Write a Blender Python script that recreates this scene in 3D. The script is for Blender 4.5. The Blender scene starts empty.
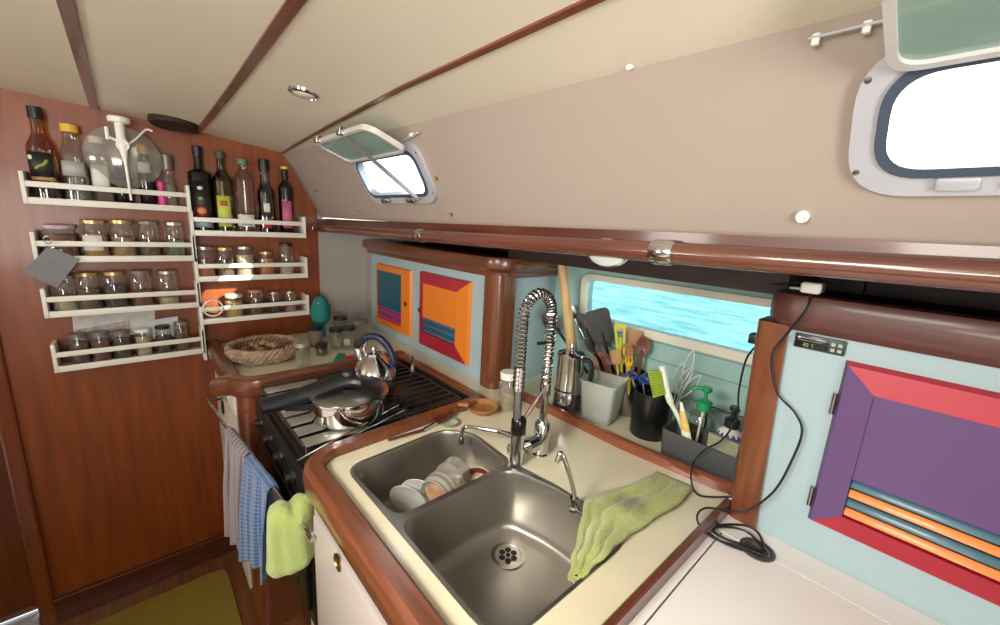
import bpy, bmesh, math, random
from mathutils import Vector, Matrix
from mathutils.geometry import tessellate_polygon
random.seed(7)
PI = math.pi
SC = bpy.context.scene
COL = SC.collection

# ------------------------------------------------------------------ camera
YAW, PITCH, ROLL, FPX = -0.829583782, -0.209450832, 0.0568155535, 403.78
CAM = Vector((0, 0, 1.54))
fwd = Vector((math.sin(YAW) * math.cos(PITCH), math.cos(YAW) * math.cos(PITCH), math.sin(PITCH)))
r0 = Vector((math.cos(YAW), -math.sin(YAW), 0))
u0 = r0.cross(fwd)
rgt = r0 * math.cos(ROLL) + u0 * math.sin(ROLL)
upv = -r0 * math.sin(ROLL) + u0 * math.cos(ROLL)
cd = bpy.data.cameras.new('camera')
cd.sensor_width = 36
cd.lens = FPX / 1000 * 36
cd.clip_start = 0.02
cam = bpy.data.objects.new('camera', cd)
COL.objects.link(cam)
cam.matrix_world = Matrix(((rgt.x, upv.x, -fwd.x, CAM.x), (rgt.y, upv.y, -fwd.y, CAM.y), (rgt.z, upv.z, -fwd.z, CAM.z), (0, 0, 0, 1)))
SC.camera = cam

# ------------------------------------------------------------------ light
SC.view_settings.view_transform = 'Standard'
SC.view_settings.look = 'None'
SC.view_settings.exposure = 0.0
SC.view_settings.gamma = 1.0
SC.view_settings.use_curve_mapping = False
W = bpy.data.worlds.new('sky')
SC.world = W
W.use_nodes = True
bg = W.node_tree.nodes['Background']
bg.inputs[0].default_value = (0.93, 0.97, 1.0, 1)
bg.inputs[1].default_value = 2.2


def area(name, loc, target, sx, sy, power, color):
    l = bpy.data.lights.new(name, 'AREA')
    l.shape = 'RECTANGLE'
    l.size = sx
    l.size_y = sy
    l.energy = power
    l.color = color
    o = bpy.data.objects.new(name, l)
    COL.objects.link(o)
    o.location = loc
    o.rotation_euler = (Vector(target) - Vector(loc)).to_track_quat('-Z', 'Y').to_euler()
    return o


sun = bpy.data.lights.new('sun', 'SUN')
sun.energy = 13.0
sun.angle = math.radians(0.6)
sun.color = (1.0, 0.93, 0.82)
so = bpy.data.objects.new('sun', sun)
COL.objects.link(so)
so.rotation_euler = Vector((-0.89, -0.35, -0.47)).to_track_quat('-Z', 'Y').to_euler()
so.location = (3, 3, 3)
# daylight through the companionway aft of the camera, the far side portlights, the deck hatch and this side's portlights
cw = area('companionway_daylight', (1.6, -0.75, 1.35), (-0.6, 0.0, 2.3), 0.9, 0.9, 19, (1.0, 0.96, 0.9))
cw.data.spread = math.radians(80)
hw_ = area('hatch_daylight', (-0.35, -0.75, 1.90), (-0.45, 0.6, 0.9), 0.5, 0.4, 11, (1.0, 0.95, 0.86))
hw_.data.spread = math.radians(95)
for x_ in (-1.45, 0.05):
    a_ = area('far_portlight_daylight', (x_, -1.62, 1.55), (x_ - 0.2, 0.5, 2.1), 0.5, 0.2, 6, (1.0, 0.95, 0.84))
    a_.data.spread = math.radians(130)
area('portlight_daylight', (0.12, 0.84, 1.76), (-0.1, 0.0, 0.9), 0.34, 0.12, 7, (0.88, 0.93, 1.0))
area('portlight_daylight', (-1.37, 0.84, 1.76), (-1.2, 0.0, 1.0), 0.34, 0.12, 4, (0.95, 0.97, 1.0))


# ------------------------------------------------------------------ pixel rays onto real planes (photo measured on 1000 x 625)
def ray(x, y):
    return (x - 500) * rgt + (312.5 - y) * upv + FPX * fwd


def atz(x, y, z):
    d = ray(x, y)
    return CAM + d * ((z - CAM.z) / d.z)


def atx(x, y, X):
    d = ray(x, y)
    return CAM + d * ((X - CAM.x) / d.x)


def aty(x, y, Y):
    d = ray(x, y)
    return CAM + d * ((Y - CAM.y) / d.y)


# ------------------------------------------------------------------ materials
def lin(h):
    h = h.lstrip('#')
    v = [int(h[i:i + 2], 16) / 255 for i in (0, 2, 4)]
    return tuple(c / 12.92 if c <= 0.04045 else ((c + 0.055) / 1.055) ** 2.4 for c in v)


MATS = {}


def mat(name, hexc, rough=0.5, metal=0.0, coat=0.0, var=0.0, vscale=8.0, hex2=None, stretch=(1, 1, 1), bump=0.0, bscale=60.0, spec=0.5, sheen=0.0, emit=0.0, sss=0.0, trans=0.0):
    if name in MATS:
        return MATS[name]
    m = bpy.data.materials.new(name)
    m.use_nodes = True
    nt = m.node_tree
    b = nt.nodes['Principled BSDF']
    c = lin(hexc)
    b.inputs['Base Color'].default_value = (*c, 1)
    b.inputs['Roughness'].default_value = rough
    b.inputs['Metallic'].default_value = metal
    b.inputs['Coat Weight'].default_value = coat
    b.inputs['Coat Roughness'].default_value = 0.12
    b.inputs['Specular IOR Level'].default_value = spec
    b.inputs['Sheen Weight'].default_value = sheen
    b.inputs['Transmission Weight'].default_value = trans
    if emit:
        b.inputs['Emission Color'].default_value = (*c, 1)
        b.inputs['Emission Strength'].default_value = emit
    tc = nt.nodes.new('ShaderNodeTexCoord')
    mp = nt.nodes.new('ShaderNodeMapping')
    mp.inputs['Scale'].default_value = stretch
    nt.links.new(tc.outputs['Object'], mp.inputs[0])
    if var or hex2:
        n = nt.nodes.new('ShaderNodeTexNoise')
        n.inputs['Scale'].default_value = vscale
        n.inputs['Detail'].default_value = 6
        n.inputs['Roughness'].default_value = 0.6
        nt.links.new(mp.outputs[0], n.inputs['Vector'])
        rp = nt.nodes.new('ShaderNodeValToRGB')
        rp.color_ramp.elements[0].position = 0.32
        rp.color_ramp.elements[1].position = 0.68
        if hex2:
            c2 = lin(hex2)
        else:
            c2 = tuple(max(0, x * (1 - var)) for x in c)
        rp.color_ramp.elements[0].color = (*c2, 1)
        rp.color_ramp.elements[1].color = (*c, 1)
        nt.links.new(n.outputs['Fac'], rp.inputs[0])
        nt.links.new(rp.outputs[0], b.inputs['Base Color'])
    if bump:
        n2 = nt.nodes.new('ShaderNodeTexNoise')
        n2.inputs['Scale'].default_value = bscale
        n2.inputs['Detail'].default_value = 4
        nt.links.new(mp.outputs[0], n2.inputs['Vector'])
        bp = nt.nodes.new('ShaderNodeBump')
        bp.inputs['Strength'].default_value = bump
        bp.inputs['Distance'].default_value = 0.01
        nt.links.new(n2.outputs['Fac'], bp.inputs['Height'])
        nt.links.new(bp.outputs[0], b.inputs['Normal'])
    MATS[name] = m
    return m


def glass(name, hexc='#ffffff', rough=0.03, gloss=0.12, haze=0.0):
    """thin walled glass: see-through with a sharp sheen; haze adds a milky share"""
    if name in MATS:
        return MATS[name]
    m = bpy.data.materials.new(name)
    m.use_nodes = True
    nt = m.node_tree
    nt.nodes.clear()
    out = nt.nodes.new('ShaderNodeOutputMaterial')
    tr = nt.nodes.new('ShaderNodeBsdfTransparent')
    tr.inputs[0].default_value = (*lin(hexc), 1)
    gl = nt.nodes.new('ShaderNodeBsdfGlossy')
    gl.inputs['Roughness'].default_value = rough
    lw = nt.nodes.new('ShaderNodeLayerWeight')
    lw.inputs[0].default_value = 0.25
    mr = nt.nodes.new('ShaderNodeMapRange')
    mr.inputs['To Min'].default_value = gloss * 0.5
    mr.inputs['To Max'].default_value = min(1, gloss * 5)
    nt.links.new(lw.outputs['Facing'], mr.inputs[0])
    mx = nt.nodes.new('ShaderNodeMixShader')
    nt.links.new(mr.outputs[0], mx.inputs[0])
    nt.links.new(tr.outputs[0], mx.inputs[1])
    nt.links.new(gl.outputs[0], mx.inputs[2])
    last = mx
    if haze:
        df = nt.nodes.new('ShaderNodeBsdfDiffuse')
        df.inputs[0].default_value = (*lin(hexc), 1)
        m2 = nt.nodes.new('ShaderNodeMixShader')
        m2.inputs[0].default_value = haze
        nt.links.new(mx.outputs[0], m2.inputs[1])
        nt.links.new(df.outputs[0], m2.inputs[2])
        last = m2
    nt.links.new(last.outputs[0], out.inputs[0])
    MATS[name] = m
    return m


def woodmat(name, a, b_, stretch, rough=0.28, coat=0.5, vscale=5.0):
    return mat(name, a, rough, 0, coat, hex2=b_, vscale=vscale, stretch=stretch)


M_bulk = woodmat('bulkhead_wood', '#8a4310', '#6e3008', (1, 9, 0.8), 0.42, 0.12, 3)
M_woodx = woodmat('mahogany_x', '#7a452c', '#57301e', (0.8, 14, 14), 0.3, 0.5)
M_woody = woodmat('mahogany_y', '#7a452c', '#57301e', (14, 0.8, 14), 0.3, 0.5)
M_woodz = woodmat('mahogany_z', '#80492c', '#5e351f', (14, 14, 0.8), 0.3, 0.5)
M_dwood = woodmat('dark_mahogany', '#5c2a1a', '#42190f', (0.8, 12, 12), 0.35, 0.4)
M_rail = woodmat('rail_wood', '#6c4033', '#563027', (0.6, 14, 14), 0.22, 0.7)
M_lwood = woodmat('light_wood', '#b07a48', '#8f5c33', (6, 6, 1), 0.5, 0.1)
M_ceil = mat('ceiling_panel', '#e2dac6', 0.45, spec=0.4, var=0.06, vscale=2)
M_liner = mat('cabin_side_liner', '#a2948a', 0.55, var=0.05, vscale=2)
M_grey = mat('grey_panel', '#a39d97', 0.55)
M_blue = mat('pale_blue_paint', '#a3bac1', 0.5, var=0.05, vscale=5)
M_teal = mat('hull_side_paint', '#9fc4c0', 0.5, var=0.06, vscale=4)
M_cream = mat('cream_worktop', '#ddd5b9', 0.22, coat=0.3, var=0.07, vscale=7)
M_white = mat('white_paint', '#d9d3cb', 0.4)
M_whitelam = mat('white_laminate', '#efe9e6', 0.35, var=0.03, vscale=4)
M_rack = mat('rack_white', '#dcdad0', 0.4)
M_steel = mat('brushed_steel', '#a5a39e', 0.27, 1.0, var=0.12, vscale=3)
M_sink = mat('sink_steel', '#b8b3ab', 0.34, 0.92, var=0.15, vscale=4)
M_chrome = mat('chrome', '#d0d0d0', 0.09, 1.0)
M_alu = mat('anodised_aluminium', '#bcbfc8', 0.38, 0.35)
M_black = mat('black_plastic', '#16171a', 0.4)
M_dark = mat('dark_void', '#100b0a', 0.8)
M_iron = mat('black_enamel', '#141312', 0.35)
M_brass = mat('brass', '#a88a5a', 0.3, 1.0)
M_mat = mat('mustard_mat', '#94802e', 0.9, bump=0.3, bscale=90, var=0.15, vscale=20)
M_greenpane = glass('green_tinted_pane', '#a9c6bb', 0.05, 0.12, 0.55)
M_clear = glass('clear_glass', '#f2f5f2', 0.03, 0.09)
M_jar = glass('jar_glass', '#f5f6f3', 0.04, 0.12, 0.03)
M_frost = glass('frosted_plastic', '#e8ece6', 0.3, 0.08, 0.32)
M_wpl = mat('white_plastic', '#e8e6df', 0.4)
M_rub = mat('dark_gasket', '#3a4656', 0.5)


# ------------------------------------------------------------------ mesh helpers
def new():
    return bmesh.new()


def box(bm, a, b, bev=0.0, seg=2, M=None):
    t = bmesh.new()
    bmesh.ops.create_cube(t, size=1)
    a = Vector(a)
    b = Vector(b)
    for v in t.verts:
        v.co = Vector(((a.x + b.x) / 2 + v.co.x * (b.x - a.x), (a.y + b.y) / 2 + v.co.y * (b.y - a.y), (a.z + b.z) / 2 + v.co.z * (b.z - a.z)))
    bmesh.ops.recalc_face_normals(t, faces=t.faces)
    if bev:
        bmesh.ops.bevel(t, geom=t.edges[:], offset=bev, segments=seg, affect='EDGES', profile=0.5)
    merge(bm, t, M)


def merge(bm, t, M=None):
    if M is not None:
        bmesh.ops.transform(t, matrix=M, verts=t.verts)
    me = bpy.data.meshes.new('t')
    t.to_mesh(me)
    t.free()
    bm.from_mesh(me)
    bpy.data.meshes.remove(me)


def lathe(bm, prof, c=(0, 0, 0), seg=24, M=None, cap=True, squ=1.0):
    """prof: list of (radius, z)"""
    t = bmesh.new()
    rings = []
    for r, z in prof:
        if r < 1e-5:
            rings.append([t.verts.new((c[0], c[1], c[2] + z))])
        else:
            rings.append([t.verts.new((c[0] + r * math.cos(2 * PI * k / seg), c[1] + squ * r * math.sin(2 * PI * k / seg), c[2] + z)) for k in range(seg)])
    for A, B in zip(rings, rings[1:]):
        for k in range(seg):
            k2 = (k + 1) % seg
            if len(A) == 1 and len(B) == 1:
                continue
            if len(A) == 1:
                t.faces.new((A[0], B[k2], B[k]))
            elif len(B) == 1:
                t.faces.new((A[k], A[k2], B[0]))
            else:
                t.faces.new((A[k], A[k2], B[k2], B[k]))
    if cap:
        for R, fl in ((rings[0], True), (rings[-1], False)):
            if len(R) > 1:
                t.faces.new(R[::-1] if fl else R)
    merge(bm, t, M)


def smoothpath(pts, n=8, closed=False):
    P = [Vector(p) for p in pts]
    out = []
    m = len(P)
    rng = m if closed else m - 1
    for i in range(rng):
        p0 = P[(i - 1) % m] if (closed or i > 0) else P[0]
        p1 = P[i]
        p2 = P[(i + 1) % m]
        p3 = P[(i + 2) % m] if (closed or i + 2 < m) else P[-1]
        for k in range(n):
            t = k / n
            out.append(0.5 * ((2 * p1) + (-p0 + p2) * t + (2 * p0 - 5 * p1 + 4 * p2 - p3) * t * t + (-p0 + 3 * p1 - 3 * p2 + p3) * t ** 3))
    if not closed:
        out.append(P[-1])
    return out


def tube(bm, pts, r, seg=8, closed=False, M=None):
    """r: number or list of radii"""
    t = bmesh.new()
    P = [Vector(p) for p in pts]
    n = len(P)
    rings = []
    prev = None
    for i, p in enumerate(P):
        if closed:
            d = P[(i + 1) % n] - P[i - 1]
        else:
            d = P[min(i + 1, n - 1)] - P[max(i - 1, 0)]
        d.normalize()
        if prev is None:
            a = d.orthogonal().normalized()
        else:
            a = (prev - d * prev.dot(d))
            if a.length < 1e-6:
                a = d.orthogonal()
            a.normalize()
        prev = a
        b = d.cross(a)
        rr = r[i] if isinstance(r, (list, tuple)) else r
        rings.append([t.verts.new(p + rr * (math.cos(2 * PI * k / seg) * a + math.sin(2 * PI * k / seg) * b)) for k in range(seg)])
    for i in range(n - 1 + (1 if closed else 0)):
        A = rings[i]
        B = rings[(i + 1) % n]
        for k in range(seg):
            k2 = (k + 1) % seg
            t.faces.new((A[k], A[k2], B[k2], B[k]))
    if not closed:
        t.faces.new(rings[0][::-1])
        t.faces.new(rings[-1])
    merge(bm, t, M)


def rquad(corners, rad, seg=6):
    """rounded polygon through 2-D corners"""
    C = [Vector(c) for c in corners]
    out = []
    n = len(C)
    for i in range(n):
        rr = rad[i] if isinstance(rad, (list, tuple)) else rad
        a = (C[i - 1] - C[i]).normalized()
        b = (C[(i + 1) % n] - C[i]).normalized()
        if rr <= 0:
            out.append(C[i].copy())
            continue
        p0 = C[i] + a * rr
        p2 = C[i] + b * rr
        for k in range(seg + 1):
            t = k / seg
            w = 0.35
            c0 = C[i]
            q = (1 - t) ** 2 * p0 + 2 * t * (1 - t) * c0 + t * t * p2
            out.append(q)
    return out


def plate(bm, outer, holes, d0, d1, O=(0, 0, 0), U=(1, 0, 0), V=(0, 1, 0)):
    """flat plate with holes in the plane O + u U + v V, from d0 to d1 along N = U x V"""
    O = Vector(O)
    U = Vector(U)
    V = Vector(V)
    N = U.cross(V).normalized()
    loops = [[Vector((p[0], p[1], 0)) for p in L] for L in [outer] + holes]
    tris = tessellate_polygon(loops)
    flat = [p for L in loops for p in L]
    t = bmesh.new()
    lo = [t.verts.new(O + U * p.x + V * p.y + N * d0) for p in flat]
    hi = [t.verts.new(O + U * p.x + V * p.y + N * d1) for p in flat]
    for a, b, c in tris:
        try:
            t.faces.new((lo[a], lo[b], lo[c]))
            t.faces.new((hi[c], hi[b], hi[a]))
        except ValueError:
            pass
    k = 0
    for L in loops:
        n = len(L)
        for i in range(n):
            a, b = k + i, k + (i + 1) % n
            t.faces.new((lo[a], lo[b], hi[b], hi[a]))
        k += n
    bmesh.ops.recalc_face_normals(t, faces=t.faces)
    merge(bm, t)


def loft(bm, loops, cap0=False, cap1=True, closed=True):
    t = bmesh.new()
    R = [[t.verts.new(p) for p in L] for L in loops]
    n = len(R[0])
    for A, B in zip(R, R[1:]):
        for k in range(n if closed else n - 1):
            k2 = (k + 1) % n
            t.faces.new((A[k], A[k2], B[k2], B[k]))
    if cap0:
        t.faces.new(R[0][::-1])
    if cap1:
        t.faces.new(R[-1])
    merge(bm, t)


def build(name, bm, material, parent=None, smooth=True, world=False, mods=None, solid=0.0, auto=0.6, recalc=True):
    if recalc:
        bmesh.ops.recalc_face_normals(bm, faces=bm.faces)
    if world and parent is not None:
        off = Vector(parent.location)
        p = parent
        while p.parent:
            p = p.parent
            off = off + Vector(p.location)
        bmesh.ops.translate(bm, vec=-off, verts=bm.verts)
    me = bpy.data.meshes.new(name)
    bm.to_mesh(me)
    bm.free()
    o = bpy.data.objects.new(name, me)
    COL.objects.link(o)
    if material:
        me.materials.append(material)
    if smooth:
        for p in me.polygons:
            p.use_smooth = True
        try:
            me.set_sharp_from_angle(angle=auto)
        except Exception:
            pass
    if solid:
        s = o.modifiers.new('solid', 'SOLIDIFY')
        s.thickness = solid
        s.offset = 0
    if parent is not None:
        o.parent = parent
    return o


def meta(o, label=None, cat=None, group=None, kind=None):
    if label:
        o['label'] = label
    if cat:
        o['category'] = cat
    if group:
        o['group'] = group
    if kind:
        o['kind'] = kind
    return o


def thing(name, label, cat, loc=(0, 0, 0), rz=0.0, group=None):
    o = bpy.data.objects.new(name, None)
    o.empty_display_size = 0.05
    COL.objects.link(o)
    o.location = loc
    o.rotation_euler = (0, 0, rz)
    return meta(o, label, cat, group)


def struct(name, bm, m, label=None, parent=None, smooth=False, **k):
    o = build(name, bm, m, parent, smooth=smooth, **k)
    if parent is None:
        meta(o, label, None, None, 'structure')
    return o


def origin_to(o, p):
    """move a mesh object's origin to p keeping its shape where it is"""
    p = Vector(p)
    o.data.transform(Matrix.Translation(-p))
    o.location = p
    return o


def kids(o):
    return [c for c in bpy.data.objects if c.parent == o]


def copy_tree(o, parent=None):
    c = o.copy()
    COL.objects.link(c)
    if parent is not None:
        c.parent = parent
    for ch in kids(o):
        copy_tree(ch, c)
    return c


XB = -2.33      # face of the forward bulkhead
ZF = -0.27      # cabin sole
YH = 1.03       # face of the painted locker fronts
YW = 1.36       # hull side


def zc(y, x=-2.33):      # cambered ceiling, flatter towards the bulkhead
    g = min(1.0, max(0.0, (y - 0.2) / 0.44)) ** 2
    f = min(1.0, max(0.0, (x + 2.33) / 1.1)) * 0.028 + min(1.0, max(0.0, (x + 1.2) / 1.2)) * 0.016
    return 1.897 - 0.075 * y - 0.04 * y * y - g * f


# ================================================================== SETTING
bm = new(); box(bm, (XB - 0.1, -1.7, ZF - 0.05), (1.7, 1.1, ZF)); struct('floor', bm, woodmat('sole_wood', '#8a5a38', '#6b3f26', (0.8, 12, 1)), 'red-brown wooden cabin sole')
# ceiling: cambered panel strips
bm = new()
ys = [0.70, 0.66] + [0.62 - i * 0.04 for i in range(60)]
def csec(xs, yy):
    loft(bm, [[(x, y, zc(y, x)) for y in yy] + [(x, y, zc(y, x) + 0.04) for y in reversed(yy)] for x in xs], True, True)
csec((XB - 0.1, -2.33, -2.0, -1.7, -1.4, -1.23, -1.2, -0.9, -0.6), ys)
csec((-0.1, 0.0, 0.3, 1.7), ys)
ya = [y for y in ys if y > -0.55]
yb = [y for y in ys if y < -0.95]
for yy in (ya, yb):
    csec((-0.6, -0.4, -0.2, -0.1), yy)
o = struct('ceiling', bm, M_ceil, 'cream cambered ceiling panels', smooth=True)
# battens between the panels
def batten(n, pts, w=0.007):
    bm = new()
    L = []
    for x, y in pts:
        L.append([(x, y - w, zc(y - w, x) - 0.004), (x, y + w, zc(y + w, x) - 0.004), (x, y + w, zc(y + w, x) + 0.004), (x, y - w, zc(y - w, x) + 0.004)])
    loft(bm, L, True, True)
    struct(n, bm, M_woodx, 'wooden batten between ceiling panels')
batten('trim_1', [(XB, -0.06), (-0.8, -0.045), (0.2, -0.045), (1.6, -0.04)], 0.012)
batten('trim_2', [(XB, 0.262), (-1.9, 0.256), (-1.5, 0.25), (-1.23, 0.244), (-0.76, 0.232), (0.0, 0.215), (0.3, 0.208), (1.6, 0.2)], 0.011)
batten('trim_3', [(XB, 0.598), (-2.0, 0.565), (-1.7, 0.54), (-1.4, 0.518), (-1.23, 0.507), (-0.9, 0.490), (-0.6, 0.483), (-0.4, 0.478), (0.0, 0.47), (0.3, 0.465), (1.6, 0.45)], 0.006)
# forward bulkhead (varnished) and the grey return beside it
bm = new(); box(bm, (XB - 0.05, -0.43, ZF), (XB, 0.757, 2.0)); box(bm, (XB - 0.05, -0.8, 1.72), (XB, -0.43, 2.0)); box(bm, (XB - 0.05, -1.7, ZF), (XB, -0.8, 2.0))
struct('wall_left', bm, M_bulk, 'glossy varnished orange-brown bulkhead')
bm = new(); box(bm, (XB - 0.05, 0.757, 0.7), (XB - 0.004, 1.6, 1.56)); box(bm, (XB - 0.004, YH - 0.004, 0.9), (-2.262, YH + 0.2, 1.50)); struct('wall_grey_return', bm, M_grey, 'grey end panel beside the varnished bulkhead')
# skirting
bm = new(); box(bm, (XB, -0.43, ZF), (XB + 0.02, 0.25, -0.152), 0.005); struct('baseboard_left', bm, M_dwood, 'dark wood skirting along the bulkhead')
# doorway
bm = new(); box(bm, (XB - 0.001, -0.455, ZF), (XB + 0.022, -0.405, 1.72), 0.008); struct('trim_4', bm, woodmat('jamb_wood', '#7d3f1e', '#5f2b12', (12, 12, 0.7)), 'door jamb moulding')
bm = new(); box(bm, (XB - 0.04, -0.8, ZF + 0.08), (XB - 0.02, -0.455, 1.72)); d = struct('door_1', bm, woodmat('door_wood', '#6a2f14', '#53220e', (10, 10, 0.7)), 'dark varnished cabin door')
bm = new(); box(bm, (XB - 0.035, -0.8, ZF), (XB + 0.03, -0.455, ZF + 0.07), 0.006); struct('door_sill', bm, M_alu, 'pale metal strip on the door sill', smooth=True)
# the other side and the aft end of the cabin
bm = new(); plate(bm, [(XB, ZF), (1.7, ZF), (1.7, 2.0), (XB, 2.0)], [[(-1.7, 1.45), (-1.2, 1.45), (-1.2, 1.65), (-1.7, 1.65)], [(-0.2, 1.45), (0.3, 1.45), (0.3, 1.65), (-0.2, 1.65)]], 0, 0.05, (0, -1.65, 0), (1, 0, 0), (0, 0, 1))
struct('wall_inboard', bm, M_white, 'white far side of the cabin')
bm = new(); plate(bm, [(-1.7, ZF), (1.7, ZF), (1.7, 2.0), (-1.7, 2.0)], [[(-1.2, 0.75), (-0.3, 0.75), (-0.3, 1.8), (-1.2, 1.8)]], 0, 0.05, (1.65, 0, 0), (0, 1, 0), (0, 0, 1))
struct('wall_aft', bm, M_white, 'white aft bulkhead with companionway opening')

# sloping cabin side (liner) with two portlight openings
LO = Vector((0, 0.775, 1.535))
LV = Vector((0, 0.617 - 0.775, 1.812 - 1.535))
LL = LV.length
LV.normalize()
LU = Vector((1, 0, 0))
LN = LU.cross(LV)          # points inboard/up?


def onliner(x, y):
    d = ray(x, y)
    k = (LO - CAM).dot(LN) / d.dot(LN)
    p = CAM + d * k
    return (p.x, (p - LO).dot(LV))


w1 = [onliner(361, 161), onliner(374, 193), onliner(428, 193), onliner(413, 149)]
H1 = [(-1.545, 0.112), (-1.130, 0.112), (-1.130, 0.246), (-1.545, 0.246)]
H2 = [(-0.085, 0.117), (0.335, 0.117), (0.335, 0.233), (-0.085, 0.233)]
SGN = 1 if LN.y < 0 else -1   # inboard direction sign
bm = new()
plate(bm, [(XB - 0.01, 0), (1.7, 0), (1.7, LL + 0.05), (XB - 0.01, LL + 0.05)], [rquad(H1, 0.045), rquad(H2, 0.045)], 0, -0.03 * SGN, LO, LU, LV)
struct('wall_upper_right', bm, M_liner, 'pale sloping cabin side with two portlights')


def ln(u, v, n):
    return LO + LU * u + LV * v + LN * (n * SGN)


def grow(H, g):
    (a, b), (c, d), (e, f), (g2, h) = H
    return [(a - g, b - g), (c + g, d - g), (e + g, f + g), (g2 - g, h + g)]


def portlight(n, H, paneang, length, label):
    root = bpy.data.objects.new('window_%d' % n, None)
    COL.objects.link(root)
    cx = (H[0][0] + H[1][0]) / 2
    root.location = ln(cx, H[0][1], 0)
    meta(root, label, None, None, 'structure')
    bm = new()
    plate(bm, rquad(grow(H, 0.03), 0.065, 8), [rquad(grow(H, 0.002), 0.045, 8)], 0, 0.012 * SGN, LO, LU, LV)
    build('window_frame', bm, M_alu, root, world=True)
    bm = new()
    plate(bm, rquad(grow(H, 0.006), 0.05, 8), [rquad(grow(H, -0.005), 0.04, 8)], -0.010 * SGN, 0.016 * SGN, LO, LU, LV)
    build('gasket', bm, M_rub, root, world=True)
    for (fx, fy) in ((0, 0.15), (0, 0.85), (1, 0.15), (1, 0.85), (0.33, 0), (0.66, 0)):
        u = H[0][0] - 0.02 + fx * (H[1][0] - H[0][0] + 0.04)
        v = H[0][1] - 0.02 + fy * (H[2][1] - H[0][1] + 0.04)
        bm = new()
        lathe(bm, [(0.0, 0), (0.0042, 0), (0.0035, 0.002), (0.0, 0.0025)], seg=10, M=Matrix.Translation(ln(u, v, 0.011)) @ (LN * SGN).to_track_quat('Z', 'Y').to_matrix().to_4x4())
        build('screw', bm, M_steel, root, world=True)
    for fx in ((0.28, 0.72) if n == 1 else (0.17, 0.30, 0.7)):
        u = H[0][0] + fx * (H[1][0] - H[0][0])
        bm = new()
        box(bm, (-0.025 if n == 1 else -0.018, -0.008, 0), (0.025 if n == 1 else 0.018, 0.008, 0.018 if n == 1 else 0.008), 0.003, M=Matrix.Translation(ln(u, H[0][1] - 0.014, 0.011)) @ Matrix((LU, LV, LN * SGN)).transposed().to_4x4())
        build('latch_catch', bm, M_alu if n == 2 else M_steel, root, world=True)
    # opened pane, hinged along the top edge
    hz = ln(0, H[2][1] + 0.012, 0.02)
    d = Vector((0, -math.cos(paneang), math.sin(paneang)))
    x0, x1 = H[0][0] - 0.002, H[1][0] + 0.002
    P = rquad([(x0, 0), (x1, 0), (x1, length), (x0, length)], [0.03, 0.03, 0.05, 0.05], 8)
    Pi = rquad([(x0 + 0.009, 0.009), (x1 - 0.009, 0.009), (x1 - 0.009, length - 0.010), (x0 + 0.009, length - 0.010)], [0.026, 0.026, 0.042, 0.042], 8)
    bm = new()
    plate(bm, P, [Pi], -0.002, 0.014, (0, hz.y, hz.z), (1, 0, 0), d)
    fr = build('hinged_pane_frame', bm, mat('pale_frame', '#d3d2cf', 0.35, 0.2), root, world=True)
    bm = new()
    plate(bm, Pi, [], 0.003, 0.009, (0, hz.y, hz.z), (1, 0, 0), d)
    build('pane', bm, M_greenpane, fr, world=False)
    bpy.data.objects[fr.name]
    ch = [c for c in kids(fr)]
    for c in ch:
        c.location = -Vector(root.location)
    for fx in (0.12, 0.6):
        p = Vector((x0 + fx * (x1 - x0), hz.y, hz.z)) + d * (length + 0.004) - Vector((0, 0, 0.006))
        bm = new()
        box(bm, p - Vector((0.014, 0.012, 0.010)), p + Vector((0.014, 0.012, 0.012)), 0.003)
        build('latch', bm, M_chrome, root, world=True)
    return root, hz, d, x0, x1


r_, hz, d_, x0_, x1_ = portlight(1, H1, math.radians(20), 0.135, 'small open portlight with raised green tinted pane, near the bulkhead')
# stay arm of the first portlight
a = Vector((x0_ + 0.25, hz.y, hz.z)) + d_ * 0.135 - Vector((0, 0, 0.008))
b = ln(H1[1][0] - 0.045, H1[0][1] - 0.012, 0.03)
bm = new()
dv = (b - a).normalized()
sd = dv.cross(Vector((0, -0.6, 0.8))).normalized()
t2 = dv.cross(sd)
loft(bm, [[p + sd * 0.007 + t2 * 0.002, p + sd * 0.007 - t2 * 0.002, p - sd * 0.007 - t2 * 0.002, p - sd * 0.007 + t2 * 0.002] for p in (a, b)], True, True)
build('stay_arm', bm, mat('stay_grey', '#8d8580', 0.45, 0.4), r_, world=True, smooth=False)
portlight(2, H2, math.radians(16), 0.16, 'open portlight with raised green tinted pane at the upper right')

# deck underside over the outboard shelf, behind the handrail; outer overhang added as sunshade
bm = new(); box(bm, (XB, 0.80, 1.50), (1.7, 1.66, 1.53)); box(bm, (-1.13, 1.06, 1.425), (-0.23, YW - 0.001, 1.50)); box(bm, (XB, 1.45, 1.30), (-1.16, 1.5, 1.53)); box(bm, (-0.235, 1.45, 1.30), (1.7, 1.5, 1.53)); box(bm, (-1.16, YW + 0.03, 1.42), (-0.14, 1.5, 1.53)); struct('ceiling_side_deck', bm, mat('soffit_dark', '#2a1a18', 0.6), 'dark underside of the side deck with an added shading overhang')
def rz(x): return 1.477 + (x - XB) * (1.517 - 1.477) / 2.4
def ftop(x): return 1.526 + 0.021 * min(1, (x - XB) / 1.9) + 0.005 * max(0, min(1, (x + 0.5)))
bm = new(); loft(bm, [[(x, 0.752, rz(x) - 0.020), (x, 0.752, ftop(x)), (x, 0.80, ftop(x)), (x, 0.80, rz(x) - 0.020)] for x in (XB, -1.4, -0.45, 0.5, 1.7)], True, True); struct('trim_5', bm, M_dwood, 'dark mahogany fascia board behind the handrail')
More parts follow.
